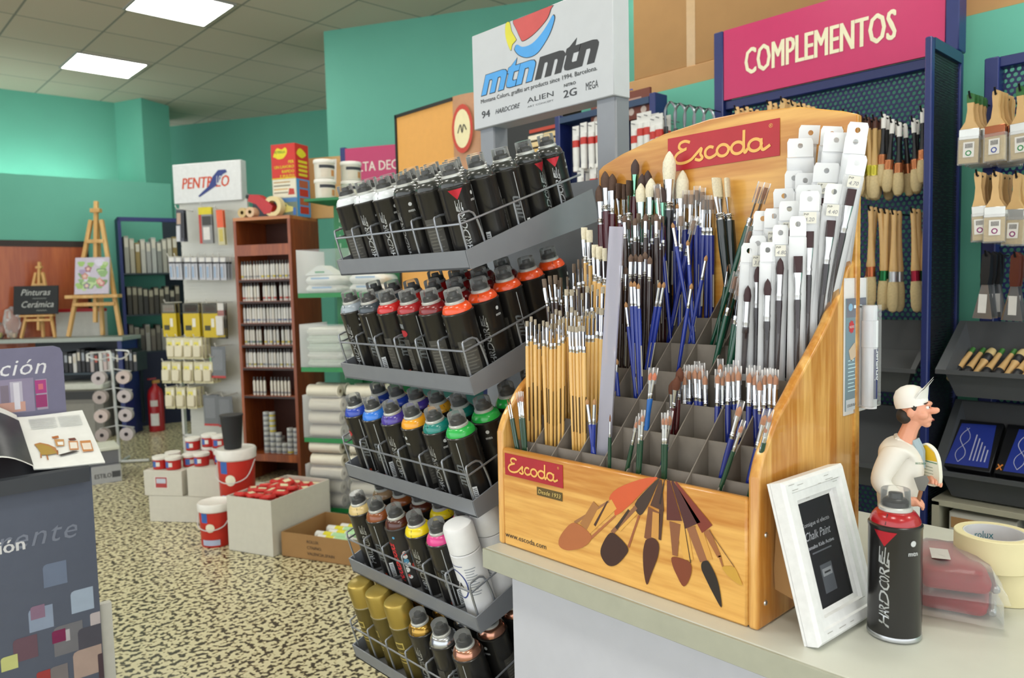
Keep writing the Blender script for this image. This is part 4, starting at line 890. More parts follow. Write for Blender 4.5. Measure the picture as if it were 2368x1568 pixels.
# ---- masking tape rolls
TAPE = M('dfd5a8', .7, 0, .03)
def tape(nm, loc, lb, pr_=False):
    o = thing(nm, lb, 'tape', loc)
    b_ = MB(); n = 40; ro, ri = .0525, .041
    b_.lathe([(ri, .0005), (ro-.001, 0), (ro, .001), (ro, .047), (ro-.001, .048), (ri, .0478), (ri, .0005)], TAPE, n); b_.build('tape', o)
    c = MB(); c.lathe([(ri-.0004, .0005), (ri-.0004, .0475), (ri-.002, .0475), (ri-.002, .0005), (ri-.0004, .0005)], M('d9dadc', .5), n)
    if pr_:
        f_ = lambda v: ((ri-.0024)*math.sin(v[0]/ri+.12), (ri-.0024)*math.cos(v[0]/ri+.12), v[1])
        c.text('rolux', .016, M('2c7a86', .5), T(.02, .026, 0), width=.028, fn=lambda v: f_(v)); 
        for k in range(14): c.rect(.05+k*.0012, .01, .0507+k*.0012, .022, INK, None, f_)
    c.build('core', o); return o
c1 = P(2300, 1231, 'z', CT+.097)
tape('tape_roll', (c1.x, c1.y, CT+.0495), 'cream masking tape roll with printed core, resting on another roll', True)
tape('tape_roll', (c1.x+.012, c1.y-.004, CT+.0005), 'cream masking tape roll lying under the other tape roll')
# ================================================================ navy shop shelving along the right wall
HOLE = holes('punched_panel', '17225a', .0165, .0058, (1, 2)); MESH = holes('mesh_panel', '171922', .0085, .0027, (0, 2))
GX, GF = 2.5, 2.25
BIN = M('4c4f52', .6, 0, .04); BIN2 = M('3a3c3e', .65)
def bin_(parent_label, y0, y1, zf, zb, hf=.07):
    o = thing('plastic_bin', parent_label, 'bin')
    b_ = MB(); yb, yt = .03, 0
    # lip rim, sloping floor
    L = [(GF, y0, zf), (GF, y1, zf), (GX-.05, y1, zb), (GX-.05, y0, zb)]
    I = [(GF+.02, y0+.02, zf-.002), (GF+.02, y1-.02, zf-.002), (GX-.06, y1-.02, zb-.002), (GX-.06, y0+.02, zb-.002)]
    Bt = [(GF+.045, y0+.04, zf-hf), (GF+.045, y1-.04, zf-hf), (GX-.07, y1-.04, zb-hf-.02), (GX-.07, y0+.04, zb-hf-.02)]
    Oo = [(GF+.02, y0+.02, zf-.014), (GF+.02, y1-.02, zf-.014), (GX-.06, y1-.02, zb-.014), (GX-.06, y0+.02, zb-.014)]
    Ou = [(p[0], p[1], p[2]-.006) for p in Bt]; Ll = [(p[0], p[1], p[2]-.012) for p in L]
    vs = L+I+Bt+Oo+Ou+Ll; fs = []
    for a, c in ((0, 4), (4, 8), (12, 16), (20, 12), (0, 20)):
        for i in range(4): j = (i+1) % 4; fs.append((a+i, a+j, c+j, c+i))
    fs += [(8, 9, 10, 11), (16, 17, 18, 19)]
    b_.add(vs, fs, BIN); b_.build('tray', o); return o
bay = thing('shelving_bay', 'navy shelving bay with punched back panel under the pink COMPLEMENTOS sign', 'shelving')
MB().box(GX, GX+.004, .765, 1.495, .25, 1.99, HOLE).build('punched_panel', bay)
for y, z_ in ((1.51, 0), (.75, 1.99)): MB().box(GX-.045, GX+.02, y-.018, y+.018, z_, 2.235, NAVY, b=.003).build('post', bay)
for z in (1.975, .25): MB().box(GX-.03, GX+.01, .768, 1.492, z-.016, z+.016, NAVY, b=.003).build('cross_rail', bay)
SGX = GX-.04
sg2 = MB(); sg2.box(SGX, SGX+.012, .77, 1.49, 1.992, 2.235, PINK); so = sg2.build('header_sign', bay, 'glossy pink sign')
X = FR((SGX-.001, 1.49, 1.992), (0, -1, 0), (0, 0, 1)); t2 = MB(); t2.text('COMPLEMENTOS', .128, CREAM, X @ T(.085, .072, 0), 'l', bold=.04, width=.50); t2.build('lettering', so)
sd = thing('mesh_side_panel', 'navy framed wire mesh divider standing between the two shelving bays', 'shelving panel')
MB().box(GF, GX, .738, .742, .2, 1.97, MESH).build('mesh', sd)
for x in (GF, GX-.012): MB().box(x-.012, x+.012, .731, .749, 0, 1.985, NAVY, b=.003).build('post', sd)
MB().box(GF+.01, GX-.02, .73, .75, 1.955, 1.985, M('1c3a5c', .4)).build('top_rail', sd)
bay2 = thing('shelving_bay', 'navy shelving bay with punched panel at the right edge of the photo', 'shelving')
MB().box(GX, GX+.004, -.3, .635, .25, 1.93, HOLE).build('punched_panel', bay2)
MB().box(GX-.04, GX+.02, .632, .668, 0, 1.95, NAVY, b=.003).build('post', bay2)
MB().box(GX-.03, GX+.01, -.3, .635, 1.92, 1.95, NAVY, b=.003).build('cross_rail', bay2)
bin_('empty dark grey sloping bin under the hanging round brushes', .765, 1.49, 1.088, 1.215)
bin_('dark grey sloping bin under the empty one behind the figurine', .765, 1.49, .80, .95)
bin_('dark grey sloping bin holding short wooden brushes', -.3, .715, 1.092, 1.215)
bin_('dark grey sloping bin holding blue fronted boxes', -.3, .722, .812, .985)
for y in (.50, .30, .10):
    o = thing('bin_divider', 'thin clear divider standing in the short brush bin', 'divider', group='bin dividers'); MB().add([(GF+.03, y, 1.03), (GX-.04, y, 1.13), (GX-.04, y, 1.205), (GF+.03, y, 1.095)], [(0, 1, 2, 3)], M('9aa0a0', .3, 0, 0, .5)).build('divider', o)
un = thing('shelf_unit', 'beige open compartment unit under the bin of blue boxes', 'shelf unit'); BG = M('b0ad9a', .6)
for a in ((GF, 2.44, .70, .718, 0, .725), (GF, 2.44, .35, .37, 0, .715), (GF, 2.44, -.3, .718, .715, .73), (GF, 2.44, -.3, .70, .56, .58), (2.43, 2.44, -.3, .70, 0, .715)):
    MB().box(*a, BG).build('panel', un)
for y, z1, lb in ((.52, .70, 'white box with tan tape inside the beige unit'), (.385, .665, 'plain white box inside the beige unit beside the taped one')):
    o = thing('white_box', lb, 'box'); MB().box(GF+.02, 2.42, y, y+.16 if y > .4 else y+.13, .5805, z1, M('d4d2ca', .6), b=.002).build('box', o)
    if y > .4: MB().box(GF+.0185, GF+.02, y+.01, y+.155, .655, .685, TAN).build('tape_strip', o)
# ---- blue fronted boxes in the lower bin
nr = (Vector((GX-.03, 0, .985))-Vector((GF+.03, 0, .812))).normalized()
for i, (y, lb) in enumerate([(.66, 'black and blue printed flat box in the bin, nearer the mesh panel'), (.52, 'black and blue printed flat box in the bin, second from the mesh panel'), (.38, 'black and blue printed flat box in the bin, at the edge of the photo')]):
    o = thing('tool_box_pack', lb, 'packaged box'); X = FR((GF+.05, y+.06, .803), (0, -1, 0), nr)
    MB().box(0, .132, 0, .17, 0, .022, M('17181c', .4), b=.002).build('carton', o)
    a = MB(); A_ = T(0, 0, .0226); a.poly([(.02, .01), (.125, .012), (.115, .16), (.03, .155)], M('2c3f9e', .35), A_); wv = M('c6cce8', .5)
    a.stroke([(.05+.012*math.sin(t*1.1), .02+.02*t) for t in range(7)], .002, wv, A_ @ T(0, 0, .0003)); a.stroke([(.05-.012*math.sin(t*1.1), .02+.02*t) for t in range(7)], .0015, wv, A_ @ T(0, 0, .0003))
    for k in range(5): a.rect(.075+k*.009, .03, .078+k*.009, .12-.012*k, wv, A_ @ T(0, 0, .0003))
    a.stroke([(.004, .012), (.016, .03)], .004, M('e08a3c', .5), A_); a.stroke([(.016, .012), (.005, .03)], .003, M('e08a3c', .5), A_)
    a.build('printed_face', o); o.matrix_world = X
# ---- hanging brushes
NATW = 'd9b277'
def hang_kind(nm, kind):
    def mk():
        o = thing(nm, 'x', 'brush')       # hangs from z = 0 down, hole just under the top; x is the face's width
        h = MB(); f = MB(); b_ = MB()
        if kind[0] == 'R':     # round brush: white tipped black handle or long natural handle
            c, fc, L, hl, fl = {'Rb': ('1b1b1d', 'b0704a', .2, .105, .028), 'Rn': (NATW, '1f6a3c', .285, .165, .03), 'Rc': (NATW, 'b0623c', .285, .165, .03), 'Rr': (NATW, '9a1f38', .285, .165, .03), 'Rs': (NATW, 'b9bcc0', .285, .165, .03), 'Rd': ('c8a468', 'b8b040', .23, .13, .03)}[kind]
            hm = M(c, .35, 0, .04); r = .0075
            if kind == 'Rb': h.lathe([(0, .012), (.005, .01), (.0068, 0), (.0066, -.03)], M('ecebe6', .4), 10); h.lathe([(.0064, -.03), (.0055, -.06), (.009, -hl)], hm, 10)
            elif kind == 'Rd': h.lathe([(0, .012), (.005, .01), (.0066, 0), (.0064, -.022)], M('4a2418', .4), 10); h.lathe([(.0064, -.022), (.006, -.06), (.010, -hl)], hm, 10)
            else: h.lathe([(0, .014), (.006, .012), (.0082, 0), (.007, -.04), (.0085, -.10), (.011, -hl+.02), (.0125, -hl+.006), (.012, -hl)], hm, 10)
            f.lathe([(.0118, -hl), (.0125, -hl-.003), (.0125, -hl-fl+.003), (.0132, -hl-fl)], M(fc, .25, .7, 0), 12)
            b_.lathe([(.0128, -hl-fl), (.0155, -hl-fl-.025), (.015, -L+.02), (.0095, -L+.005), (.0, -L)], M('cdb98c', .8, 0, .1, sc_=150), 12)
            h.build('handle', o); f.build('ferrule', o); b_.build('bristles', o)
        elif kind[0] == 'F':    # flat brush
            L = .17; w_ = .024 if kind != 'Fs' else .017
            pl = [(0, .012), (.008, .008), (.0085, -.004), (.0065, -.03), (.010, -.06), (w_*.95, -.082)]
            pl = [(-x, z) for x, z in pl[::-1]]+pl[1:]
            h.prism(pl, -.0055, .0055, M(NATW, .4, 0, .06), FR((0, 0, 0), (1, 0, 0), (0, 0, 1)))
            if kind == 'Fg': h.prism([(-.0088, -.012), (.0088, -.012), (.0092, .009), (0, .0135), (-.0092, .009)], -.006, .006, M('2c6a2e', .4), FR((0, 0, 0), (1, 0, 0), (0, 0, 1)))
            h.lathe([(.003, 0), (.003, .0005)], INK, 10, FR((0, -.0061, 0), (1, 0, 0), (0, 0, 1)))
            f.box(-w_, w_, -.007, .007, -.108, -.08, M('c9cac4' if kind != 'Fc' else 'b06a4a', .25, .8), b=.001)
            b_.box(-w_*.97, w_*.97, -.006, .006, -L, -.106, M('d2bf90', .85, 0, .12, sc_=150))
            h.build('handle', o); f.build('ferrule', o); b_.build('bristles', o)
            s = MB(); s.box(-w_-.001, w_+.001, -.0085, .0085, -L-.004, -.10, CLEAR2); s.build('clear_sleeve', o)
            s = MB(); X = FR((-.012, -.0092, -.155), (1, 0, 0), (0, 0, 1)); s.rect(0, 0, .026, .04, M('e6e4de', .5), X); lc = M({'Fg': '2c8a4c', 'Fs': '8a2a6c', 'Fc': '3c4fa0'}.get(kind, '8a2a6c'), .5)
            s.poly([(.013+.0075*math.cos(t*.6), .011+.0075*math.sin(t*.6)) for t in range(10)], lc, X @ T(0, 0, .0003)); s.poly([(.013+.0045*math.cos(t*.6), .011+.0045*math.sin(t*.6)) for t in range(10)], WHITE, X @ T(0, 0, .0005))
            for q in range(6): s.rect(.005+.003*q, .024, .0066+.003*q, .036, INK, X @ T(0, 0, .0003))
            s.build('label', o)
        else:                   # scraper or spatula
            hm = M('1c1c1e' if kind == 'Sb' else '5e2c1c', .4)
            h.prism([(-.008, -.075), (.008, -.075), (.011, -.05), (.010, .004), (0, .014), (-.010, .004), (-.011, -.05)], -.007, .007, hm, FR((0, 0, 0), (1, 0, 0), (0, 0, 1)))
            b_.prism([(-.008, -.075), (.008, -.075), (.024, -.165), (-.024, -.165)], -.001, .001, M('b4b6b8', .25, .9), FR((0, 0, 0), (1, 0, 0), (0, 0, 1))); X = FR((-.012, -.0016, -.15), (1, 0, 0), (0, 0, 1)); b_.rect(0, 0, .02, .05, M('e4e2de', .5), X)
            h.build('handle', o); b_.build('blade', o)
        return o
    return Kind(mk)
HK = {k: hang_kind(n, k) for k, n in (('Rb', 'round_brush'), ('Rn', 'round_brush'), ('Rc', 'round_brush'), ('Rr', 'round_brush'), ('Rs', 'round_brush'), ('Rd', 'round_brush'), ('Fg', 'flat_brush'), ('Fs', 'flat_brush'), ('Fn', 'flat_brush'), ('Fc', 'flat_brush'), ('Sb', 'scraper'), ('Sw', 'palette_knife'))}
HOOKM = M('1c1d24', .3, .5); nhook = [0]
def hook(px, py, X0, lab):
    p = P(px, py, 'x', X0)
    o = thing('display_hook', lab, 'hook', group='wire hooks on the punched panels'); MB().tube([(GX, p.y, p.z-.002), (X0-.012, p.y, p.z-.004), (X0-.02, p.y, p.z+.010)], .0025, HOOKM).build('wire', o)
    return p
def hang(kind, px, py, n, lab, X0=2.33, dx=.034, rot=90, sp=.006):
    p = hook(px, py, X0, 'black wire hook fixed to the punched panel holding hung goods')
    for i in range(n):
        o = HK[kind](); sw = J(4)
        put(o, (X0+dx*i, p.y+J(sp)*(i > 0), p.z-.006), (rad(J(3)), rad(sw), rad(-90+J(10))), f'{lab}, {ORD[i]} on hook' if n > 1 else lab, 'brushes hung on one hook: '+lab)
w1 = 'white tipped black round brush hanging '
for px, py, n, t in ((2044, 268, 2, 'singly by the wood display'), (2064, 280, 3, 'in the middle of the upper row'), (2080, 287, 2, 'beside the middle of the upper row'), (2113, 278, 2, 'towards the mesh panel'), (2134, 255, 3, 'next to the mesh panel')): hang('Rb', px, py, n, w1+t)
for px, n, t in ((2008, 3, 'hanging just past the packets'), (2024, 3, 'hanging second past the packets')): hang('Rd', px, 275, n, 'dark tipped round brush with yellow sleeve '+t)
for k, px, py, t in (('Rc', 2014, 483, 'copper ferruled'), ('Rn', 2036, 488, 'green ferruled'), ('Rn', 2050, 490, 'slanting green ferruled'), ('Rs', 2068, 492, 'silver ferruled'), ('Rr', 2112, 488, 'red ferruled'), ('Rn', 2141, 485, 'green ferruled, by mesh panel,')):
    hang(k, px, py, 2, f'{t} long handled round brush in the lower row')
for px, py, n, t in ((1705, 252, 3, 'first'), (1727, 252, 3, 'second'), (1780, 240, 3, 'third'), (1812, 232, 4, 'fourth'), (1835, 240, 4, 'fifth'), (1858, 245, 3, 'sixth')): hang('Fn' if n > 3 else 'Rs', px, py, n, f'natural brush peeking over the display top, {t} hook')
for px, py, t in ((1955, 262, 'first'), (1975, 268, 'second'), (1990, 270, 'third')): hang('Rd', px, py, 2, f'dark tipped brush peeking over the packets, {t} hook')
for k, px, py, n, t in (('Fg', 2246, 222, 5, 'green tipped flat brush on the upper hook by the gap'), ('Fc', 2305, 213, 7, 'flat brush with blue label on the second upper hook'), ('Fg', 2361, 205, 4, 'green tipped flat brush at the photo edge, upper row'), ('Fs', 2262, 402, 5, 'narrow flat brush on the lower hook by the gap'), ('Fn', 2303, 402, 6, 'flat brush with purple label on the second lower hook'), ('Fn', 2353, 405, 4, 'flat brush with purple label at the photo edge, lower row'), ('Sb', 2283, 588, 5, 'black handled scraper with steel blade'), ('Sw', 2350, 590, 3, 'brown handled palette knife at the photo edge')):
    hang(k, px, py, n, t, 2.3, .026)
# ---- short wooden brushes lying in the upper right bin
def stub():
    o = thing('stencil_brush', 'x', 'brush'); h = MB(); h.lathe([(0, 0), (.006, .002), (.0075, .05), (.009, .075), (.011, .085)], M(NATW, .4, 0, .05), 12); h.build('handle', o)
    MB().lathe([(.0066, .0005), (.0068, .0185), (.0062, -.001)], M('3f7a34', .4), 12).build('green_tip', o)
    MB().lathe([(.011, .085), (.0125, .087), (.0125, .108), (.0115, .11)], M('26262a', .4), 12).build('ferrule', o); MB().lathe([(.0115, .11), (.0125, .12), (.010, .133), (0, .136)], M('d2bb84', .8), 12).build('bristles', o); return o
sk = Kind(stub); sl = Vector((GX-.04-GF-.045, 0, .123)).normalized(); up_ = Vector((-sl.z, 0, sl.x))
for i, (px, fl, a) in enumerate([(2206, 1, 12), (2230, 1, 12), (2252, 0, 12), (2274, 1, 12), (2302, 1, 12), (2324, 0, 12), (2346, 1, 12), (2366, 0, 12)]):
    o = sk(); c = P(px+18, 822, 'x', GF+.11); d = (sl*math.cos(rad(a))-Vector((0, 1, 0))*math.sin(rad(a))); d = d if not fl else -d
    q = UP.rotation_difference(d); pos = Vector((GF+.11, c.y, 0)); pos.z = 1.022+.014+(pos.x-GF-.045)*sl.z/sl.x+.0135
    put(o, pos-d*.068, label=f'short wooden brush with green tipped handle, {ORD[i]} along the bin from the mesh panel', quat=q, group='short brushes in the bin')
# ---- cartons on top of the teal partition
ct = thing('cardboard_box', 'big brown cardboard box on top of the teal partition behind the pink sign', 'cardboard box', (2.64, 0, 2.126+.075))
MB().box(0, .55, .62, 2.03, 0, .42, CARD, b=.004).build('box', ct)
tp = MB(); tp.box(-.001, .0, 1.725, 1.765, 0, .42, M('b89a72', .25)); tp.box(-.001, 0, 1.02, 1.06, .0, .42, M('7a5632', .3)); tp.build('tape', ct)
ct2 = thing('cardboard_box', 'flat tan cardboard box lying on the teal partition under the big brown box', 'cardboard box', (2.63, 0, 2.126))
MB().box(0, .5, .55, 2.08, 0, .074, TAN, b=.003).build('box', ct2); t3 = MB(); t3.text('IC', .045, M('3a4a9c'), FR((-.001, 2.065, .012), (0, -1, 0), (0, 0, 1)), bold=.03); t3.build('lettering', ct2)
# ================================================================ shelving further along the right wall
MX = 2.47
cab = thing('colour_drawer_cabinet', 'black cabinet with two columns of cream to brown colour sample drawers', 'cabinet')
MB().box(MX, 2.6, 2.29, 2.78, 0, 2.13, M('17181a', .4), b=.003).build('body', cab)
MB().box(MX-.006, MX, 2.30, 2.49, 2.035, 2.05, M('b23a24', .5)).build('red_title_strip', cab)
dc = ['e4dcc4', 'd8bf8c', 'd9b56e', 'd2a468', 'cf9a66', 'c89264', 'c08a5c', 'c47e54', 'b06a46', '8c4a38']
for r in range(10):
    for c in range(2):
        y = 2.303+.098*c; z = 2.0-.031*r
        MB().box(MX-.012, MX, y, y+.092, z, z+.022, M(dc[min(9, r+(1-c))], .6), b=.002).build('drawer', cab)
for i, y in enumerate((2.275, 1.775)):
    pass
b3 = thing('shelving_bay', 'navy shelving bay hung with white paint tubes beside the sample drawers', 'shelving')
for y in (2.275, 1.775): MB().box(2.42, 2.5, y-.014, y+.014, 0, 2.07, NAVY, b=.002).build('post', b3)
MB().box(2.49, 2.5, 1.79, 2.26, .2, 2.05, M('17264e', .6)).build('back_panel', b3); MB().box(2.42, 2.5, 1.79, 2.26, 2.035, 2.06, M('1c3a5c', .4)).build('top_rail', b3)
bn = thing('brown_banner', 'brown printed banner with white discs at the top of the tube bay', 'sign')
MB().box(2.440, 2.452, 1.80, 2.10, 1.99, 2.10, M('70382a', .6)).build('board', bn)
d = MB()
for k in range(5): d.poly([(.03+.06*k+.014*math.cos(t*.4), .03+.014*math.sin(t*.4)) for t in range(16)], M('c9b8ae', .6), FR((2.4392, 2.10, 1.99), (0, -1, 0), (0, 0, 1)))
d.rect(.03, .07, .26, .082, M('b08a78'), FR((2.4392, 2.10, 1.99), (0, -1, 0), (0, 0, 1))); d.build('printed_pattern', bn)
def ptube():
    o = thing('paint_tube', 'x', 'paint tube'); b_ = MB(); b_.lathe([(.014, -.13), (.0155, -.1), (.016, -.03), (.016, -.005)], M('e2e2de', .35), 12, None, (1, .8)); b_.box(-.017, .017, -.002, .002, -.01, .035, M('dcdcd8', .4)); b_.build('body', o)
    MB().lathe([(.0163, -.052), (.0163, -.024)], M('c23026', .4), 12, None, (1, .82)).build('red_band', o)
    MB().lathe([(.012, -.15), (.014, -.148), (.014, -.132), (.0142, -.13)], M('ebebe6', .4), 12).build('cap', o); return o
tbk = Kind(ptube)
row = [(1332, 312, 'upper'), (1350, 304, 'upper'), (1368, 303, 'upper'), (1385, 300, 'upper'), (1402, 297, 'upper'), (1343, 408, 'lower'), (1372, 400, 'lower'), (1390, 398, 'lower'), (1408, 396, 'lower'), (1468, 300, 'right'), (1482, 283, 'right'), (1497, 280, 'right'), (1512, 290, 'right'), (1524, 285, 'right')]
for i, (px, py, t) in enumerate(row):
    p = P(px, py, 'x', 2.36)
    for k in range(2):
        o = tbk(); put(o, (2.36+.05*k, p.y, p.z), (0, 0, rad(-90)), f'white paint tube with red band hanging in the {t} row of the tube bay', f'white paint tubes, {t} row')
    o = thing('display_hook', 'wire hook holding white paint tubes in the tube bay', 'hook', group='tube bay hooks'); MB().tube([(2.49, p.y, p.z+.02), (2.34, p.y, p.z+.02)], .0022, M('8a8c90', .3, .6)).build('wire', o)
for i in range(5):
    p = P(1550+i*22, 236+4*i, 'x', 2.38); o = thing('steel_clamp', f'bent steel clamp hanging beside the navy post, {ORD[i]} in the row', 'clamp', p, -90+J(5))
    MB().tube(smooth([(-.02, 0, -.09), (-.022, 0, -.03), (0, 0, 0), (.022, 0, -.03), (.02, 0, -.08)], 4), .0045, M('7c8086', .3, .8)).build('arch', o); MB().box(-.026, -.012, -.006, .006, -.13, -.085, M('3a3a3e', .4), b=.002).build('grip', o)
    MB().tube([(0, 0, -.002), (0, -.1, -.002)][::-1] if False else [(0, .11, .0), (0, -.01, 0)], .002, HOOKM).build('hook', o)
rb = thing('red_box', 'red cardboard display box low behind the trays of spray cans', 'box', (2.30, 2.1, 0))
MB().box(0, .12, -.02, .24, 0, 1.62, M('9c1e1c', .5), b=.003).build('box', rb); MB().box(-.002, 0, 0, .2, 1.5, 1.56, M('c83a2c', .5)).build('printed_band', rb)
# orange lit poster board and its rounded end
ob = thing('poster_board', 'orange poster board with black frame and a round cream and red emblem', 'poster', (2.45, 2.88, 0), -90)
MB().box(-.63, -.14, 0, .02, .9, 2.28, M('e0a352', .5, 0, .03)).build('board', ob, 'orange sheet')
MB().box(-.645, -.63, -.006, .025, .9, 2.295, BLACK).build('frame', ob); MB().box(-.645, -.14, -.006, .025, 2.28, 2.297, BLACK).build('frame', ob)
cy_ = MB(); n = 12; R2 = .17
arc2 = [(-.14+R2*math.sin(t*math.pi/2/n)*.95, R2*(1-math.cos(t*math.pi/2/n))*.35) for t in range(n+1)]
cy_.add([(x, y, z) for x, y in arc2 for z in (.9, 2.30)], [(2*i, 2*i+2, 2*i+3, 2*i+1) for i in range(n)], M('b98a66', .5)); cy_.build('rounded_end', ob)
em = MB(); X = FR((-.065, .0, 2.13), (1, .12, 0), (0, 0, 1)) @ T(0, 0, .004)
em.poly([(.072*math.cos(t*.3), .12*math.sin(t*.3)) for t in range(21)], M('c0402e', .5), X); em.poly([(.055*math.cos(t*.3), .095*math.sin(t*.3)) for t in range(21)], M('e6dcae', .5), X @ T(0, 0, .001)); em.stroke([(-.03, -.02), (-.01, .02), (.0, -.02), (.012, .018), (.03, -.01)], .006, INK, X @ T(0, 0, .002)); em.build('emblem', ob)

# ================================================================ diagonal wall: pink sign bay
DR = -61.2
def onwall(px, py, dep): return D(px, py, dep)
p = D(795, 430, 5.2)
ad = thing('pink_sign_bay', 'navy shelving bay with the pink ALTA DECORACION sign against the diagonal wall', 'shelving', (p.x, p.y, 0), DR)
MB().box(-.02, .02, 0, .3, 0, 2.50, NAVY, b=.003).build('post', ad); MB().box(.98, 1.02, 0, .3, 0, 2.50, NAVY, b=.003).build('post', ad)
MB().box(.02, .98, .28, .3, .2, 2.25, M('2a6e66', .6)).build('back_panel', ad)
z0, z1 = D(860, 424, 5.2).z, D(860, 344, 5.2).z
for c_ in ad.children: c_.data.transform(Matrix.Diagonal((1, 1, (z1+.01)/2.50, 1))) if c_.name.startswith('post') else None
so = MB().box(.02, .98, .0, .012, z0, z1, M('b03060', .35, 0, .02)).build('header_sign', ad, 'pink sign')
t_ = MB(); t_.text('ALTA DECORACION', .092, M('d9d0c4', .5), FR((.065, -.001, z0+.075), (1, 0, 0), (0, 0, 1)), bold=.015, width=.70); t_.build('lettering', so)
for i, z in enumerate((1.0, 1.35, 1.7)):
    o = MB().box(.02, .98, .02, .28, z, z+.02, M('c9c6b4', .5)).build('shelf', ad)
# ================================================================ brown tower of small colour bottles
RZD = -60
def loc(o_, x, y, z=0):     # local to world for the diagonal furniture
    return Matrix.Translation(o_) @ RZ(RZD) @ Vector((x, y, z))
BW = wood('brown_wood', '84401e', 'b4602e', 2, 9, .4, 10, .15)
W0 = Vector((2.335, 5.0, 0)); TW, TD, TH = .455, .36, 1.86
tw = thing('bottle_tower', 'tall brown wooden display tower with rows of small white bottles', 'display shelf', W0, RZD)
for x in (-TW/2, TW/2-.022): MB().box(x, x+.022, 0, TD, 0, TH-.022, BW).build('side_panel', tw)
MB().box(-TW/2, TW/2, 0, TD, TH-.022, TH, wood('tower_top', 'a05a2a', 'c07c40', 0, 9)).build('top_panel', tw)
MB().box(-TW/2+.022, TW/2-.022, TD-.01, TD, 0, TH-.022, M('4a2416', .6)).build('back_panel', tw)
ri = [D(600, y, 5.2).z for y in (590, 690, 742, 790, 840, 918)]
ri = [1.43, 1.28, 1.127, .974, .815, .617]
for i, z in enumerate(ri+[.20]):
    MB().box(-TW/2+.022, TW/2-.022, .004, TD-.01, z-.018 if z > .3 else z-.05, z, BW).build('shelf', tw)
    if .5 < z: MB().box(-TW/2+.022, TW/2-.022, 0, .006, z-.018, z-.004, M('2c1610', .5)).build('front_lip', tw)
MB().box(-TW/2+.022, TW/2-.022, .0, .02, 1.595, 1.67, BW).build('header_rail', tw)
BTW = [M(c, .4, 0, .02) for c in ('dad8d2', 'c9c8c4', 'dcd6c8', 'cfcac0')]
def bottle(acc):
    def mk():
        o = thing('colour_bottle', 'x', 'bottle'); b_ = MB(); b_.lathe([(.0085, 0), (.0092, .004), (.0092, .075), (.006, .085)], BTW[R_.randrange(4)], 10); b_.lathe([(.0093, .012), (.0093, .022)], M(acc, .5), 10); b_.build('bottle', o)
        MB().lathe([(.0065, .085), (.0065, .102), (.005, .104)], M('3c3a3a', .4), 8).build('cap', o); return o
    return Kind(mk)
rown = ['first', 'second', 'third', 'fourth', 'fifth', 'sixth']
for r in range(5):
    ks = [bottle(c) for c in (('c9b63a', '8a8c90', 'b8b8b4'), ('b2382c', 'b89a8a', 'a8a4a0'), ('9a9aa2', '6c7a9a', 'b0b0b4'), ('c9b64a', '5a7a6c', '8c92a0'), ('9aa0a6', 'b4a85a', '7c7c80'))[r]]
    for k in range(17):
        if k in (6, 12) and r % 2: continue
        o = ks[(k*7//5) % 3](); o.scale = (1.05, 1.05, 1.25); put(o, loc(W0, -TW/2+.038+k*.0235, .03+J(.006), ri[r]), (0, 0, rad(J(30))), f'small white bottle in the {rown[r]} row of the brown tower', f'bottles, {rown[r]} row of the tower')
ks = bottle('8c8c90')
for k in range(10): o = ks(); o.scale = (1.05, 1.05, 1.25); put(o, loc(W0, -TW/2+.09+k*.028+(.03 if k > 3 else 0), .03, ri[5]), (0, 0, rad(J(30))), 'small white bottle in the sparse lowest bottle row of the brown tower', 'bottles, lowest row of the tower')
def jar(acc):
    def mk():
        o = thing('paint_jar', 'x', 'jar'); b_ = MB(); b_.lathe([(.021, 0), (.022, .003), (.022, .026), (.02, .028)], M('b8bab8', .35), 12); b_.lathe([(.0223, .006), (.0223, .018)], M(acc, .5), 12); b_.build('jar', o)
        MB().lathe([(.0215, .028), (.0215, .036), (.0, .0365)], M('cfd0cc', .4), 12).build('lid', o); return o
    return Kind(mk)
js = [jar('8a8c8a'), jar('c8b428'), jar('7a7e8a')]
for c, (x, n) in enumerate([(-.075, 8), (-.025, 8), (.022, 4), (.07, 2), (.115, 5), (.165, 5), (.005, 3)]):
    for k in range(n): o = js[1 if (c == 1 and k > 3) or (c == 4 and k == 0) else (k+c) % 2*2](); put(o, loc(W0, x, .06 if c != 6 else .12, .2005+k*.0367), None, f'small grey paint jar in stack {rown[c] if c < 6 else "behind the rest"} at the tower bottom', f'paint jar stack {c+1} of the tower')
# ---- things on top of the tower
o = thing('filter_box', 'tall red and yellow printed carton standing on the brown tower', 'carton', loc(W0, .125, .11, TH+.0005), RZD-4)
fw, fd, fh = .20, .15, .50
bb = MB(); bb.box(-fw/2, fw/2, 0, fd, 0, fh*.52, M('c9c8b4', .5)); bb.box(-fw/2, fw/2, 0, fd, fh*.52, fh, M('c9281e', .45)); bb.build('carton', o)
X = FR((-fw/2, -.001, 0), (1, 0, 0), (0, 0, 1)); a = MB(); ye = M('e0d020', .5); gr = M('2c7a2c', .5)
blb = [(.018, .42), (.05, .472), (.09, .462), (.12, .474), (.135, .455), (.128, .428), (.10, .402), (.06, .398), (.035, .41)]
def blobxy(mb, pts, m, X, z): mb.poly([(q.x, q.y, 0) for q in smooth([(x, y, 0) for x, y in pts], 4, True)], m, X @ T(0, 0, z))
blobxy(a, blb, ye, X, .0005); a.text('FILTERELLA', .026, gr, X @ T(.03, .437, .001), width=.088, bold=.02)
for k, t in enumerate(('PER', 'UN LAVORO', 'RAPIDO', 'E PULITO')): a.text(t, .029, ye, X @ T(.188, .365-.032*k, .0008), 'r', bold=.025)
a.rect(0, .262, fw, .268, ye, X @ T(0, 0, .0006)); a.rect(.006, .135, fw-.006, .258, M('ddd8c4', .5), X @ T(0, 0, .0006))
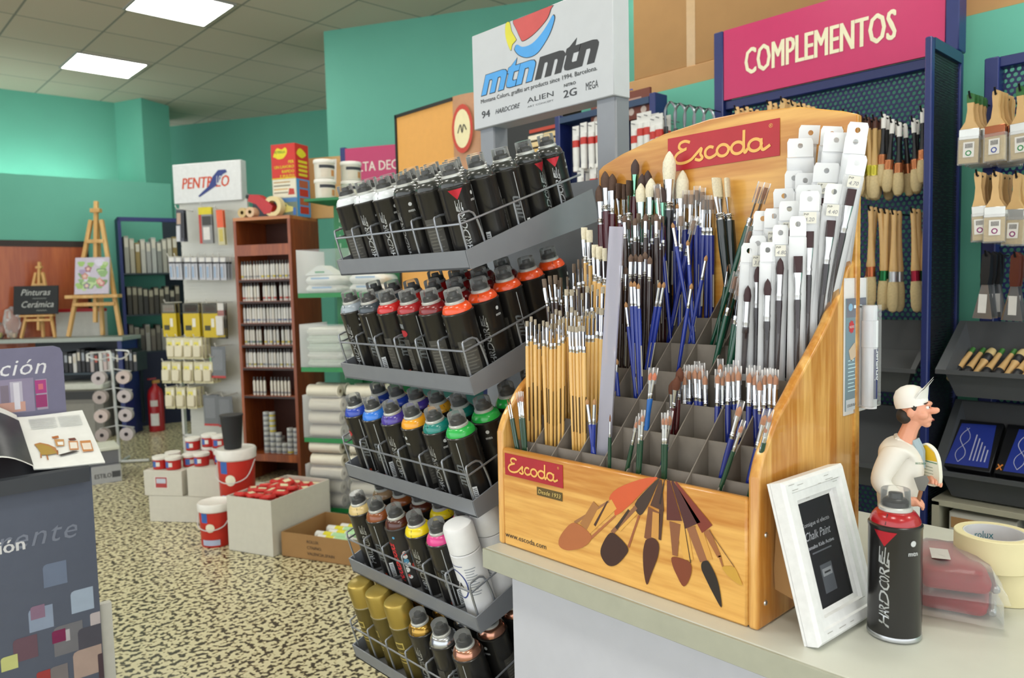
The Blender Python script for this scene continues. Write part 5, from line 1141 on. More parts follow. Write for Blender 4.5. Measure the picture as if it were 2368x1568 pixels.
for k, c in enumerate(('b08a50', '6c6a58', 'c9a05c', '7a7460')): a.rect(.012, .235-.024*k, .15-.02*(k > 1), .243-.024*k, M(c, .5), X @ T(0, 0, .001))
a.poly([(.13, .15), (.185, .15), (.18, .19), (.14, .195)], M('b83a2a', .5), X @ T(0, 0, .001))
a.rect(0, 0, fw, .13, M('6a7a6c', .5), X @ T(0, 0, .0006)); a.rect(0, .10, fw, .13, M('4a7ab0', .5), X @ T(0, 0, .0009))
blobxy(a, [(.02, .06), (.05, .095), (.1, .1), (.13, .075), (.165, .065), (.17, .04), (.1, .03), (.03, .035)], M('d8cf7a', .5), X, .0012); blobxy(a, [(.05, .07), (.07, .088), (.1, .09), (.11, .074)], M('5a6660', .5), X, .0015); a.rect(.165, .01, .19, .06, M('3a6ab0', .5), X @ T(0, 0, .0014))
X = FR((fw/2+.001, 0, 0), (0, 1, 0), (0, 0, 1)); blobxy(a, [(.015, .43), (.05, .47), (.1, .455), (.12, .43), (.07, .405)], ye, X, .0005)
for k in range(4): a.rect(.03, .37-.03*k, .13, .388-.03*k, ye, X @ T(0, 0, .0006))
a.rect(0, 0, fd, .26, M('4aa0d8', .5), X @ T(0, 0, .0005))
for k in range(4): a.rect(.03, .02+.06*k, .13, .07+.06*k, M(('c23a2a', 'b4603c')[k % 2], .5), X @ T(0, 0, .0009))
a.build('printed_pattern', o)
o = thing('tape_dispenser', 'red hand tape dispenser loaded with a cream tape roll on the brown tower', 'tape dispenser', loc(W0, -.02, .07, TH+.07), RZD, None)
b_ = MB(); b_.tube([(-.13, 0, .085), (-.10, 0, .075), (-.05, 0, .04)], [.019, .02, .02], BLACK, 12); b_.build('handle', o, 'black grip')
b_ = MB(); b_.prism([(-.09, .09), (-.02, .085), (.06, .03), (.09, .0), (.07, -.045), (.02, -.05), (-.04, .02), (-.11, .045)], -.03, .03, M('b81e22', .35), FR((0, 0, 0), (1, 0, 0), (0, 0, 1))); b_.build('frame', o, 'red body')
b_ = MB(); b_.lathe([(.04, -.028), (.07, -.028), (.07, .028), (.04, .028), (.04, -.028)], M('e0cf9c', .6), 24, T(.085, 0, -.0) @ RX(90)); b_.build('tape', o)
for i, (x, y, c, lb) in enumerate([(-.165, .05, 'cbb27c', 'brown packing tape roll lying on the tower edge'), (-.09, .035, 'd9b692', 'pale packing tape roll beside the red dispenser')]):
    o = thing('tape_roll', lb, 'tape', loc(W0, x, y, TH+.036), RZD); MB().lathe([(.014, -.03), (.035, -.03), (.035, .03), (.014, .03), (.014, -.03)], M(c, .5), 20, RX(90) @ RY(0)).build('tape', o); MB().lathe([(.0138, -.03), (.0138, .03), (.012, .03), (.012, -.03), (.0138, -.03)], M('7a6440', .7), 16, RX(90)).build('core', o)
o = thing('wooden_board', 'tan wooden board leaning behind the red and yellow carton', 'board', loc(W0, -.03, .33, TH+.001), RZD)
MB().box(0, .46, 0, .02, 0, .44, M('c09a62', .5), RX(-6)).build('board', o)
s_ = MB(); s_.rect(.30, .24, .42, .42, M('d9dad6', .5), RX(-6) @ FR((0, -.001, 0), (1, 0, 0), (0, 0, 1))); s_.rect(.31, .25, .34, .30, M('4a62b0', .5), RX(-6) @ FR((0, -.0015, 0), (1, 0, 0), (0, 0, 1))); s_.build('paper_sheet', o)
o = thing('dark_carton', 'small dark box lying behind the tape dispenser on the tower', 'box', loc(W0, -.24, .25, TH+.0005), RZD); MB().box(0, .24, 0, .08, 0, .13, M('2c2e3a', .5), b=.002).build('box', o); MB().box(.13, .17, -.001, 0, .02, .09, M('9a9aa2', .5)).build('label', o)

# ================================================================ white pegboard stand
PG0 = Vector((2.20, 6.13, 0)); 
pg = thing('pegboard_stand', 'white pegboard display stand hung with blister packs under a white orange-lettered sign', 'display stand', PG0, RZD)
PEG = holes('pegboard', 'cdcec6', .03, .0035, (0, 2)); 
MB().box(0, .62, 0, .02, .0, 2.05, M('cfd0c8', .5)).build('backing', pg); MB().box(0, .62, -.004, -.0035, .0, 2.05, PEG).build('pegboard', pg)
MB().box(-.09, -.07, 0, .03, 0, .9, M('d4d5d0', .5)).build('leg', pg); MB().box(-.09, .0, .0, .02, .2, .22, M('d4d5d0', .5)).build('brace', pg)
so = MB().box(-.02, .60, -.035, .035, 2.04, 2.34, M('d9dcdc', .4), b=.004).build('header_sign', pg)
X = FR((-.02, -.0358, 2.04), (1, 0, 0), (0, 0, 1)); a = MB(); a.text('PENTRILO', .12, M('c9481e', .5), X @ T(.085, .11, 0), bold=.03, shear=.2, width=.43)
a.poly([(.24, .04), (.30, .07), (.40, .12), (.46, .2), (.50, .215), (.49, .235), (.42, .235), (.37, .19), (.33, .12), (.27, .08), (.23, .05)], M('2a3a7c', .5), X @ T(0, 0, .001)); a.text('LO', .09, M('d9dcdc'), X @ T(.40, .13, .0016), shear=.2, width=.05); a.build('lettering', so)
def card_(w_, h_, base, parts, clear=None):
    def mk():
        o = thing('blister_card', 'x', 'blister pack'); m = MB(); m.box(-w_/2, w_/2, -.001, .001, -h_, 0, M(base, .5)); X = FR((0, -.0015, 0), (1, 0, 0), (0, 0, 1))
        for x0, y0, x1, y1, c in parts: m.rect(x0*w_-w_/2, -h_*(1-y0), x1*w_-w_/2, -h_*(1-y1), M(c, .5), X)
        m.build('card', o)
        if clear: b_ = MB(); b_.box(-w_*.4, w_*.4, -.022, -.002, -h_*.9, -h_*.35, M(clear, .35, 0, .03), b=.006); b_.build('goods', o)
        return o
    return Kind(mk)
CK = {'pk': card_(.055, .17, 'b9bcc4', [(0, .72, 1, .8, '2a2a2e'), (.1, .8, .9, 1, 'dddcd8'), (.1, .1, .4, .6, '8fa8c4'), (.55, .1, .7, .7, '8a8c94')]), 'tool': card_(.11, .27, '8a8c8c', [(0, .8, 1, 1, 'd6c61c'), (0, 0, .2, .8, 'b03a2c'), (.25, .5, .95, .75, '3a3a38'), (.3, .1, .8, .45, 'd8d6d2')]), 'slim': card_(.07, .24, '4a4c56', [(0, 0, .5, .5, 'c9ccd2'), (.1, .55, .6, .9, 'b8a08c'), (.7, .1, .9, .9, '2a2a2e')]),
      'oran': card_(.06, .26, 'c8c29c', [(0, .5, 1, 1, 'e8643c'), (.2, .1, .8, .45, 'c9b85c')]), 'yel': card_(.14, .26, 'c8ae14', [(0, .7, 1, 1, '4a4a40'), (.1, .74, .9, .95, 'cfc9bc'), (.2, .78, .8, .86, 'b83a3a'), (.1, .2, .5, .35, '3c3c22'), (.55, .3, .75, .55, 'e0ddd0')]), 'tub': card_(.08, .27, '3c3c34', [(.1, .55, .9, 1, 'dad8d2'), (.1, .65, .9, .8, 'b04a48'), (.1, .05, .9, .3, 'd0b82c')], 'd8d6d0'),
      'bag': card_(.085, .165, 'd6cfa8', [(.1, .35, .6, .8, 'e0d45c'), (.2, .55, .4, .7, '8aa0a8'), (.65, .1, .9, .9, 'e4e0d0')], 'd8d0b4'), 'gry': card_(.13, .24, '6c7074', [(0, 0, 1, .07, 'b83a3a'), (.1, .25, .8, .9, '7c8084')]), 'grn': card_(.07, .14, 'c9d0c0', [(.5, 0, 1, 1, '2f7a3c'), (0, .8, .6, 1, '7fae7a')])}
PH = lambda px, py, dep=5.95: D(px, py, dep)
pgi = 0
def peg(kind, px, py, n, lab, off=.15, gap=.03):
    Mi = (Matrix.Translation(PG0) @ RZ(RZD)).inverted()
    d = ray(px, py); e = Mi @ EYE; dl = (Mi.to_3x3() @ d); t = (-off-e.y)/dl.y; q = e+dl*t
    hk = thing('display_hook', 'white wire hook on the pegboard stand', 'hook', loc(PG0, q.x, 0, q.z), RZD, 'pegboard hooks'); MB().tube([(0, -.005, 0), (0, -off-.03, 0), (0, -off-.045, .025)], .004, M('d9d9d4', .4), 6).build('wire', hk)
    for k in range(n): o = CK[kind](); put(o, loc(PG0, q.x+J(.004), -off+gap*k, q.z-.004), (rad(J(3)), 0, rad(RZD+J(5))), f'{lab}, {ORD[k]} on hook' if n > 1 else lab, 'packs on one pegboard hook: '+lab)
peg('slim', 415, 484, 2, 'dark slim tool pack on the top pegboard row'); peg('tool', 472, 478, 2, 'yellow headed tool card on the top pegboard row'); peg('oran', 506, 484, 2, 'orange topped pack on the top pegboard row')
for i, px in enumerate((396, 412, 432, 448, 466, 482, 500, 514)): peg('pk', px, 594, 3, f'clear pack with black band, {ORD[i]} hook of the second pegboard row', .15, .035)
for i, (k, px, t) in enumerate((('yel', 389, 'first yellow glue card'), ('yel', 440, 'second yellow glue card'), ('yel', 484, 'third yellow glue card'), ('tub', 508, 'white and red sealant tube pack'))): peg(k, px, 700, 2, t+' on the pegboard')
for r, (y, xs) in enumerate(((780, (395, 415, 436, 456)), (836, (384, 408, 434, 458, 480)), (895, (392, 418, 444)))):
    for i, px in enumerate(xs): peg('bag', px, y, 3, f'cream small parts pack, {ORD[i]} hook of the {("upper", "middle", "lower")[r]} cream row', .16, .04)
peg('grn', 494, 825, 2, 'green and white pack near the tower'); peg('gry', 485, 912, 2, 'grey pack with red lower edge on the pegboard'); peg('gry', 520, 915, 1, 'second grey pack with red edge by the tower'); peg('gry', 505, 800, 1, 'clear grey pack hanging by the tower')

# ================================================================ green shelf stand with rolls
G0 = Vector((2.05, 3.96, 0)); GRN = M('1c7a44', .45); GW = .50
gs = thing('green_shelf_stand', 'green metal shelf stand with clear fronted trays of white rolls and cloths', 'display shelf', G0, RZD)
MB().box(.05, GW, .36, .38, 0, 1.87, GRN).build('back_panel', gs)
hl_ = MB(); hl_.box(.05, .20, .34, .36, 0, 1.85, GRN)
for i in range(2):
    for k in range(26): hl_.rect(.085+.06*i, .55+.05*k, .093+.06*i, .575+.05*k, M('9fc0a4', .5), FR((0, .3392, 0), (1, 0, 0), (0, 0, 1)))
hl_.build('slotted_upright', gs)
GZ = [1.325, .905, .50, .10]
for i, z in enumerate(GZ):
    MB().box(0, GW, 0, .36, z-.014, z, GRN).build('shelf', gs); MB().box(0, GW, -.003, 0, z-.02, z+.006, M('17803f', .4)).build('green_lip', gs)
    MB().box(0, GW, -.004, -.002, z+.006, z+.25, CLEAR).build('clear_front', gs); MB().box(-.002, 0, 0, .3, z, z+.25, CLEAR).build('clear_side', gs)
def roll():
    o = thing('roll_refill', 'x', 'roll'); m = M('f0ead6', .55, 0, .03)
    MB().lathe([(.012, 0), (.036, .0), (.0378, .004), (.0378, .196), (.036, .2), (.012, .2)], m, 16, RY(90)).build('roll', o); MB().lathe([(.012, -.001), (.012, .201)], M('8a7c60', .7), 10, RY(90)).build('core', o)
    MB().lathe([(.0383, .004), (.0383, .196)], M('ffffff', .12, 0, 0, .93), 16, RY(90)).build('wrap', o); return o
rk = Kind(roll)
for zi in (2, 3):
    for cx_ in (.02, .28):
        for yy in (.05, .135):
            for k in range(4 if zi == 2 else 5):
                o = rk(); put(o, loc(G0, cx_+J(.01), yy, GZ[zi]+.0389+k*.077), (0, 0, rad(RZD+J(1))), 'white wrapped roll stacked on the ' + ('third' if zi == 2 else 'bottom') + ' shelf of the green stand', f'white rolls, {"third" if zi == 2 else "bottom"} shelf of the green stand')
for cx_, t in ((.02, 'near the tower'), (.30, 'behind the spray cans')):
    for k in range(5):
        o = thing('folded_cloth', f'folded pale green cloth, {ORD[k]} from the bottom of the pile {t}', 'cloth', loc(G0, cx_, .02, GZ[1]+.001+k*.046), RZD+J(2), 'piles of folded cloths')
        b_ = MB(); b_.box(0, .23, 0, .22, 0, .044, M(('d6e2d0', 'e6e8dc', 'd0decc')[k % 3], .8, 0, .05), b=.018); b_.build('cloth', o); MB().box(.02, .21, -.0015, .05, .01, .034, M('f8f8f4', .2, 0, 0, .9)).build('wrap', o)
    for k in range(2):
        o = thing('cloth_pack', f'white cloth pack with blue strip, {("lower", "upper")[k]}, on the top green shelf {t}', 'cloth', loc(G0, cx_, .03, GZ[0]+.001+k*.052), RZD+J(5), 'white cloth packs'); b_ = MB(); b_.box(0, .22, 0, .2, 0, .05, M('ebece4', .7, 0, .06), b=.02); b_.build('cloth', o)
        MB().box(.05, .17, -.001, .001, .03, .04, M('8ab4d8', .5)).build('blue_strip', o)
o = thing('crumpled_bag', 'crumpled white bag with green print on the top green shelf', 'bag', loc(G0, .07, .10, GZ[0]+.106), RZD); b_ = MB(); 
b_.prism([(-.05, 0), (.14, 0), (.12, .02), (.06, .055), (.03, .05), (.0, .03)], -.05, .06, M('dfe2da', .6, 0, .06), FR((0, 0, 0), (1, 0, 0), (0, 0, 1))); b_.build('bag', o); MB().box(.02, .08, -.0625, -.061, .012, .022, M('4aa06a', .5)).build('green_print', o)
def tub2(nm='plastic_tub'):
    o = thing(nm, 'x', 'tub'); b_ = MB(); b_.lathe([(.05, 0), (.056, .003), (.058, .09), (.060, .092)], M('d9d4c6', .45), 22); b_.build('tub', o)
    f_ = lambda v: ((.0572+.0015*v[1]/.09)*math.sin(v[0]/.057), -(.0572+.0015*v[1]/.09)*math.cos(v[0]/.057), v[1])
    l_ = MB(); l_.rect(-.06, .06, .06, .078, M('2c3038', .5), None, f_, 8); l_.rect(-.05, .01, .05, .055, M('d6cdbc', .5), None, f_, 8); l_.rect(.01, .015, .035, .05, M('c98a50', .5), None, lambda v: tuple(x*1.004 if i < 2 else x for i, x in enumerate(f_(v))), 4); l_.build('label', o)
    MB().lathe([(.062, .09), (.0625, .106), (.06, .11), (0, .109)], M('e6e4dc', .4), 22).build('lid', o); return o
t2k = Kind(tub2)
for c, (x, y) in enumerate(((.10, .17), (.20, .30))):
    for k in range(2): o = t2k(); put(o, loc(G0, x, y, 1.871+.111*k-(.0 if True else 0)), None, f'white lidded tub, {("lower", "upper", "topmost")[k]} of the {("first", "second")[c]} pile on the green stand', 'tubs on top of the green stand')
MB().box(.0, GW, .1, .38, 1.855, 1.87, GRN).build('top_shelf', gs)

# ================================================================ cartons, pails and tubs on the floor
WC = M('c9c6b8', .7, 0, .03)
def carton(nm, lab, a, rz, w_, d_, z0, h_, mat=WC, open_=0, **kw):
    o = thing(nm, lab, 'box', (a.x, a.y, z0+.0005), rz)
    if open_:
        t = .006
        for k in ((0, w_, 0, t, 0, h_), (0, w_, d_-t, d_, 0, h_), (0, t, t, d_-t, 0, h_), (w_-t, w_, t, d_-t, 0, h_)): MB().box(*k, mat).build('wall_panel', o)
        MB().box(0, w_, 0, d_, 0, .004, mat).build('base', o)
    else: MB().box(0, w_, 0, d_, 0, h_, mat, b=.002).build('carton', o); MB().box(.0, w_, d_*.48, d_*.52, h_, h_+.0008, M('b8b4a2', .5)).build('tape', o)
    return o
A0 = P(347, 1206, 'z', 0); RW = -52
carton('white_carton', 'long low white carton on the floor under two others', A0, RW, .62, .35, 0, .155)
c1_ = D(336, 1146, 4.36)
o = carton('white_carton', 'white carton with a small red label stacked on the low white carton', Vector((A0.x-.015, A0.y+.02, 0)), RW, .245, .26, .1565, .15)
l_ = MB(); X = FR((.07, -.001, .045), (1, 0, 0), (0, 0, 1)); l_.rect(0, 0, .085, .07, M('d9d4cc', .5), X); l_.rect(.006, .004, .079, .066, M('a83a3a', .5), X @ T(0, 0, .0004)); l_.rect(.012, .03, .072, .058, M('b9c0cc', .5), X @ T(0, 0, .0008)); l_.build('label', o)
p2 = Matrix.Translation(A0) @ RZ(RW) @ Vector((.255, .0, 0))
carton('white_carton', 'plain white carton stacked beside the labelled one', p2, RW-4, .22, .30, .1565, .17)
def ltub():
    o = thing('paint_pot', 'x', 'paint pot'); MB().lathe([(.038, 0), (.042, .003), (.044, .06)], M('b8241e', .4), 18).build('pot', o)
    MB().lathe([(.046, .058), (.047, .072), (.044, .076), (.03, .074), (0, .074)], M('dfddd4', .4), 18).build('lid', o)
    f_ = lambda v: (.0437*math.sin(v[0]/.043), -.0437*math.cos(v[0]/.043), v[1]); l_ = MB(); l_.rect(-.02, .015, .008, .05, M('3a62a8', .5), None, f_, 5); l_.rect(.008, .02, .030, .045, M('d9d6cc', .5), None, f_, 4); l_.build('label_print', o); return o
lk2 = Kind(ltub)
for i, (x, y, z, lb) in enumerate([(.05, .06, .3075, 'front end pot on the labelled carton'), (.06, .17, .3075, 'rear end pot on the labelled carton'), (.14, .05, .3075, 'front middle pot on the labelled carton'), (.2, .13, .3075, 'inner pot on the labelled carton'), (.31, .07, .3275, 'front pot on the plain carton'), (.41, .12, .3275, 'rear pot on the plain carton'), (.345, .215, .3275, 'lower pot of the back pile on the plain carton'), (.16, .23, .3075, 'lower back pot on the labelled carton'), (.16, .23, .3845, 'upper back pot on the labelled carton'), (.26, .245, .3275, 'lower pot behind the middle'), (.26, .245, .4045, 'upper pot behind the middle'), (.345, .215, .4045, 'upper pot of the back pile on the plain carton'), (.445, .235, .3275, 'pot nearest the black bucket')]):
    o = lk2(); q = Matrix.Translation(A0) @ RZ(RW) @ Vector((x, y, 0)); put(o, (q.x, q.y, z), (0, 0, rad(-50+J(20))), 'red and white pot, '+lb, 'red paint pots on the cartons')
def pail(nm, lb, p, R1, H, handle=True):
    o = thing(nm, lb, 'pail', p, -45)
    MB().lathe([(R1*.86, 0), (R1*.9, .006), (R1*.97, H*.82)], M('c02a1e', .4), 28).build('pail', o)
    MB().lathe([(R1*.97, H*.8), (R1*1.04, H*.82), (R1*1.06, H*.97), (R1*1.0, H), (R1*.95, H*.985), (0, H*.985)], M('e2e0d8', .35), 28).build('lid', o)
    f_ = lambda v: ((R1*(.905+.065*v[1]/H/.82)+.0006)*math.sin(v[0]/R1), -(R1*(.905+.065*v[1]/H/.82)+.0006)*math.cos(v[0]/R1), v[1])
    l_ = MB(); l_.rect(-R1*.6, H*.58, -R1*.15, H*.8, M('2f5ea8', .5), None, f_, 6); l_.band([(-.3+.06*k)*R1*1 for k in range(11)], [H*.46-H*.1*math.sqrt(max(0, 1-((k-5)/5)**2)) for k in range(11)], [H*.46+H*.1*math.sqrt(max(0, 1-((k-5)/5)**2)) for k in range(11)], M('e4dec4', .5), f_); l_.rect(-R1*.6, H*.05, R1*.6, H*.18, M('a9b4cc', .5), None, f_, 10); l_.build('label_print', o)
    if handle: MB().tube(smooth([(-R1*1.02, 0, H*.78), (-R1*.8, -R1*.75, H*.5), (0, -R1*1.12, H*.42), (R1*.8, -R1*.75, H*.5), (R1*1.02, 0, H*.78)], 5), .003, M('c9c9c6', .4), 6).build('handle', o)
    return o
q = D(551, 1150, 4.32); pail('paint_pail', 'red pail with white lid standing on a carton under the black bucket', (q.x, q.y, .157), .105, .31)
bk2 = thing('black_bucket', 'small black rubber bucket standing on the lid of the red pail', 'bucket', (q.x-.012, q.y+.01, .157+.307)); MB().lathe([(.045, 0), (.047, .002), (.062, .19), (.060, .19), (.045, .006), (0, .006)], M('1c1d1f', .6), 24).build('bucket', bk2); MB().lathe([(.0615, .183), (.0645, .186), (.0645, .193), (.0605, .193)], M('222325', .5), 24).build('rim', bk2)
q2 = P(503, 1256, 'z', 0); pail('paint_pail', 'red pail with white lid on the floor before the white cartons', (q2.x, q2.y, .0005), .088, .232)
wa = P(530, 1272, 'z', 0); rz = -68
o = carton('open_carton', 'open white carton full of small red packs', wa, rz, .30, .46, 0, .29, WC, 1); l_ = MB(); X = FR((.3006, .13, .05), (0, 1, 0), (0, 0, 1))
for k in range(11): l_.rect(.026*k, 0, .026*k+(.016 if k != 5 else .004), .04, M('9a988a'), X)
l_.build('smudged_print_pattern', o)
MB().box(.006, .294, .006, .454, .004, .235, M('b4b0a4', .8)).build('inner_tray', o)
def rp():
    o = thing('red_pack', 'x', 'pack'); b_ = MB(); b_.box(-.04, .04, -.028, .028, -.013, .013, M('c0241e', .45, 0, .1), b=.009); b_.build('pack', o); MB().rect(-.02, -.015, .02, .015, M('dcd4ac', .5), T(0, 0, .0137)).build('label', o); return o
rpk = Kind(rp); MO = Matrix.Translation(wa) @ RZ(rz)
for i in range(34):
    q = MO @ Vector((.06+(i % 4)*.060+J(.006), .05+(i//4 % 5)*.09+J(.012), 0)); lay = i//20
    o = rpk(); put(o, (q.x, q.y, .262+lay*.03), (rad(J(14)), rad(J(14)), rad(R_.uniform(0, 180))), 'small red pack with cream label heaped in the open white carton', 'red packs in the open carton')
ra = P(640, 1284, 'z', 0)+Vector((.015, -.03, 0)); rzr = -66.5
o = carton('cardboard_tray', 'open brown cardboard box of white tubes with black lettering on the floor', ra, rzr, .62, .36, 0, .125, CARD, 1); l_ = MB(); X = FR((0, -.0008, 0), (1, 0, 0), (0, 0, 1))
for k, t in enumerate(('ROLUX', 'CTN/NO.', 'VALENCIA.SPAIN')): l_.text(t, .022, M('4a3a2a', .7), X @ T(.16, .085-.03*k, 0), bold=.02)
l_.build('lettering', o); MO = Matrix.Translation(ra) @ RZ(rzr)
def cart():
    o = thing('sealant_tube', 'x', 'tube'); MB().lathe([(.0, 0), (.022, .001), (.022, .21), (.010, .215), (.006, .25), (0, .252)], M('dcdcd8', .35), 16, RY(90)).build('tube', o)
    MB().lathe([(.0224, .05), (.0224, .10)], M('d8cc1c', .5), 16, RY(90)).build('yellow_label', o); MB().lathe([(.0224, .105), (.0224, .19)], M('a8d4a0', .5), 16, RY(90)).build('green_label', o); return o
ck = Kind(cart)
for c in range(2):
    for r in range(7):
        for l2 in range(1):
            q = MO @ Vector((.06+c*.275, .034+r*.049, .0)); o = ck(); put(o, (q.x, q.y, .0275+.0), (0, 0, rad(rzr)), 'white tube with yellow and green labels lying in the brown box', 'tubes in the brown cardboard box')
for r in range(6): q = MO @ Vector((.10+.05*(r % 2), .058+r*.049, .0)); o = ck(); put(o, (q.x, q.y, .0725), (0, 0, rad(rzr+J(2))), 'white tube in the upper layer of the brown cardboard box', 'upper tubes in the brown cardboard box')
# ================================================================ grey brochure display at the photo's left edge
gd = thing('brochure_display', 'grey printed brochure stand with a slanted ledge holding an open magazine', 'display stand', (.52, 2.2, 0), 0)
GB = M('565d6e', .45, 0, .03); LV = M('74728c', .45)
# local x right (so the stand reaches out of frame to the left), -y toward the viewer
MB().box(-.62, .005, 0, .018, .0, .90, GB).build('front_board', gd)
MB().box(.006, .036, .01, .03, .0, .52, M('c9c8c0', .5)).build('side_panel', gd, 'white side panel')
f0 = lambda px, py: (lambda p: (p.x-.52, p.z))(P(px, py, 'y', 2.198))
c3 = lambda L: [f0(a/3.0875, 1060+b_/3.0875) for a, b_ in L]
pr2 = MB(); X = FR((0, -.0008, 0), (1, 0, 0), (0, 0, 1))
def sq(L, col, dz=0, rr=1):
    A = c3(L); cx_ = sum(a for a, _ in A)/4; cz = sum(b_ for _, b_ in A)/4; w_ = (A[1][0]-A[0][0]+A[2][0]-A[3][0])/4; h_ = (A[0][1]-A[3][1]+A[1][1]-A[2][1])/4; r = min(w_, h_)*.35
    pts = [(cx_-w_, cz+h_-r), (cx_-w_*.97+r*.2, cz+h_-r*.3), (cx_-w_+r, cz+h_), (cx_+w_, cz+h_), (cx_+w_, cz-h_), (cx_-w_, cz-h_)]
    pr2.poly([(min(a, .004), b_) for a, b_ in pts], M(col, .45), X @ T(0, 0, dz))
sq([(303, 755), (470, 735), (487, 890), (315, 925)], '6f7c94'); sq([(500, 950), (660, 918), (678, 1072), (515, 1110)], 'a4b4c8'); sq([(200, 1080), (375, 1045), (388, 1205), (212, 1245)], '8f9db4'); sq([(215, 1070), (315, 1035), (327, 1135), (222, 1155)], '8d7088', .0004)
sq([(640, 1110), (720, 1092), (725, 1180), (650, 1195)], 'c0b6b8'); sq([(380, 1200), (590, 1165), (600, 1370), (388, 1410)], '74747a', .0001); sq([(465, 1225), (500, 1218), (500, 1300), (470, 1306)], 'b8b6bc', .0003); sq([(370, 1240), (468, 1212), (472, 1300), (375, 1328)], '7c2050', .0004)
sq([(555, 1220), (722, 1180), (730, 1340), (562, 1370)], '4d4c58', .0003); sq([(90, 1300), (265, 1255), (275, 1420), (100, 1460)], '6a4f5c'); sq([(520, 1380), (722, 1330), (740, 1530), (530, 1568)], 'b09a90', .0005); sq([(5, 1430), (125, 1395), (132, 1495), (10, 1530)], 'c8cc84', .0004); sq([(700, 1400), (742, 1385), (760, 1568), (705, 1568)], '4a3a42', .0007)
sq([(260, 1530), (358, 1508), (365, 1590), (265, 1600)], 'a03a3a', .0003); sq([(360, 1490), (485, 1468), (490, 1590), (365, 1600)], '7c7678', .0002)
pr2.text('Una opción', .047, M('d9dadc', .5), X @ T(f0(58, 1270)[0], f0(58, 1270)[1], .0006), 'r', bold=.02)
pr2.text('diferente', .075, M('7b8292', .5), X @ T(f0(180, 1240)[0], f0(180, 1240)[1], .0004), 'r', shear=.3, sp=1.1, bold=-.005)
pr2.build('printed_pattern', gd)
lgm = MB(); lgm.prism([(-.02, .865), (-.02, .905), (.20, .985), (.215, .985), (.215, .97), (0, .885), (0, .865)], 0, .64, M('34383e', .45), FR((.008, 0, 0), (0, 1, 0), (0, 0, 1)) @ T(0, 0, -.64))
o = MB().prism([(-.03, .868), (-.03, .905), (-.022, .91), (.005, .905), (.20, 1.0), (.215, 1.0), (.02, .868)], -.64, -.006, M('383c42', .45), FR((0, 0, 0), (0, 1, 0), (0, 0, 1)))
o.build('ledge', gd, 'dark grey slanted ledge')
sgb = MB(); R3 = .02; y0 = 2.215
A1, A2 = P(141, 799, 'y', 2.41), P(153, 940, 'y', 2.41); xr = A2.x-.52
sgb.prism([(-.62, A2.z-.03), (xr, A2.z-.03), (xr, A1.z-.02), (xr-.006, A1.z-.006), (xr-.02, A1.z), (-.62, A1.z)], -.012, 0, LV, FR((0, .21, 0), (1, 0, 0), (0, 0, 1))); so = sgb.build('header_board', gd, 'lavender grey header board')
hp = MB(); X = FR((0, .2095, 0), (1, 0, 0), (0, 0, 1)); f1 = lambda px, py: (lambda p: (p.x-.52, p.z))(P(px, py, 'y', 2.409))
a = f1(108, 862); hp.text('Decoración', .062, M('e6e6ea', .5), X @ T(a[0], a[1], .0003), 'r', shear=.28, sp=1.08, bold=-.002)
def fr4(px0, py0, px1, py1, col, dz=.0003): a = f1(px0, py0); b_ = f1(px1, py1); hp.rect(a[0], b_[1], b_[0], a[1], M(col, .45), X @ T(0, 0, dz))
fr4(-60, 885, 82, 950, '8f86a0'); fr4(0, 893, 22, 935, '7d7180', .0006); fr4(22, 884, 55, 948, 'b9b4c4', .0007); fr4(30, 886, 48, 946, 'd9d6e0', .0009); fr4(82, 878, 112, 945, 'a99cb0', .0004); fr4(80, 880, 108, 908, 'a83a80', .0007); fr4(82, 914, 110, 940, '98306c', .0007); fr4(88, 888, 100, 900, 'd06a78', .001); fr4(-60, 940, 60, 950, 'c89a8c', .0008)
hp.build('printed_pattern', so)
mg = thing('magazine', 'open magazine with furniture pictures lying on the slanted ledge', 'magazine', (0, 0, 0))
pgm = M('e6e8e4', .4)
# right page lies on the slope, left page curls; ledge slope runs from (y -.03, z .905) to (y .2, z 1.0)
O2 = Vector((.52-.41, 2.2-.012, .914)); sl2 = Vector((0, .20, .098)).normalized()
Xm = FR(O2, (1, 0, 0), sl2)       # x right, y up the slope, z out of the page
fm = lambda px, py: (lambda: (Xm.inverted() @ (EYE + ray(px, py)*((O2-EYE).dot(Xm.col[2].to_3d())/ray(px, py).dot(Xm.col[2].to_3d())))))()
q = [fm(*p) for p in ((78, 1090), (243, 1072), (190, 951), (38, 970))]
pts = [(v.x, v.y, .004) for v in q]
pg_ = MB(); n = 8
for i in range(n): pass
vs = []
for i in range(n+1):
    t = i/n; lo = q[0].lerp(q[1], t); hi = q[3].lerp(q[2], t); hgt = .004+.003*math.exp(-t*9)
    vs += [(lo.x, lo.y, hgt), (hi.x, hi.y, hgt)]
pg_.add(vs, [(2*i, 2*i+2, 2*i+3, 2*i+1) for i in range(n)], pgm, Xm); pg_.add([(v[0], v[1], v[2]-.003) for v in vs], [(2*i, 2*i+1, 2*i+3, 2*i+2) for i in range(n)], pgm, Xm); pg_.build('right_page', mg)
im = MB(); L = lambda pts, col, dz=.0075: im.poly([(fm(a/2.6125, 560+b_/2.6125).x, fm(a/2.6125, 560+b_/2.6125).y, dz) for a, b_ in pts], M(col, .5), Xm)
L([(205, 1235), (240, 1225), (290, 1235), (335, 1255), (350, 1285), (320, 1290), (280, 1270), (250, 1262), (225, 1258)], 'b07a44'); L([(215, 1240), (250, 1300), (290, 1300), (345, 1290), (300, 1250), (250, 1235)], 'a88a3c', .0079); L([(242, 1290), (250, 1290), (252, 1318), (244, 1318)], 'a86a34'); L([(275, 1290), (284, 1290), (294, 1330), (286, 1330)], 'a86a34'); L([(340, 1270), (350, 1270), (352, 1298), (344, 1298)], 'a86a34')
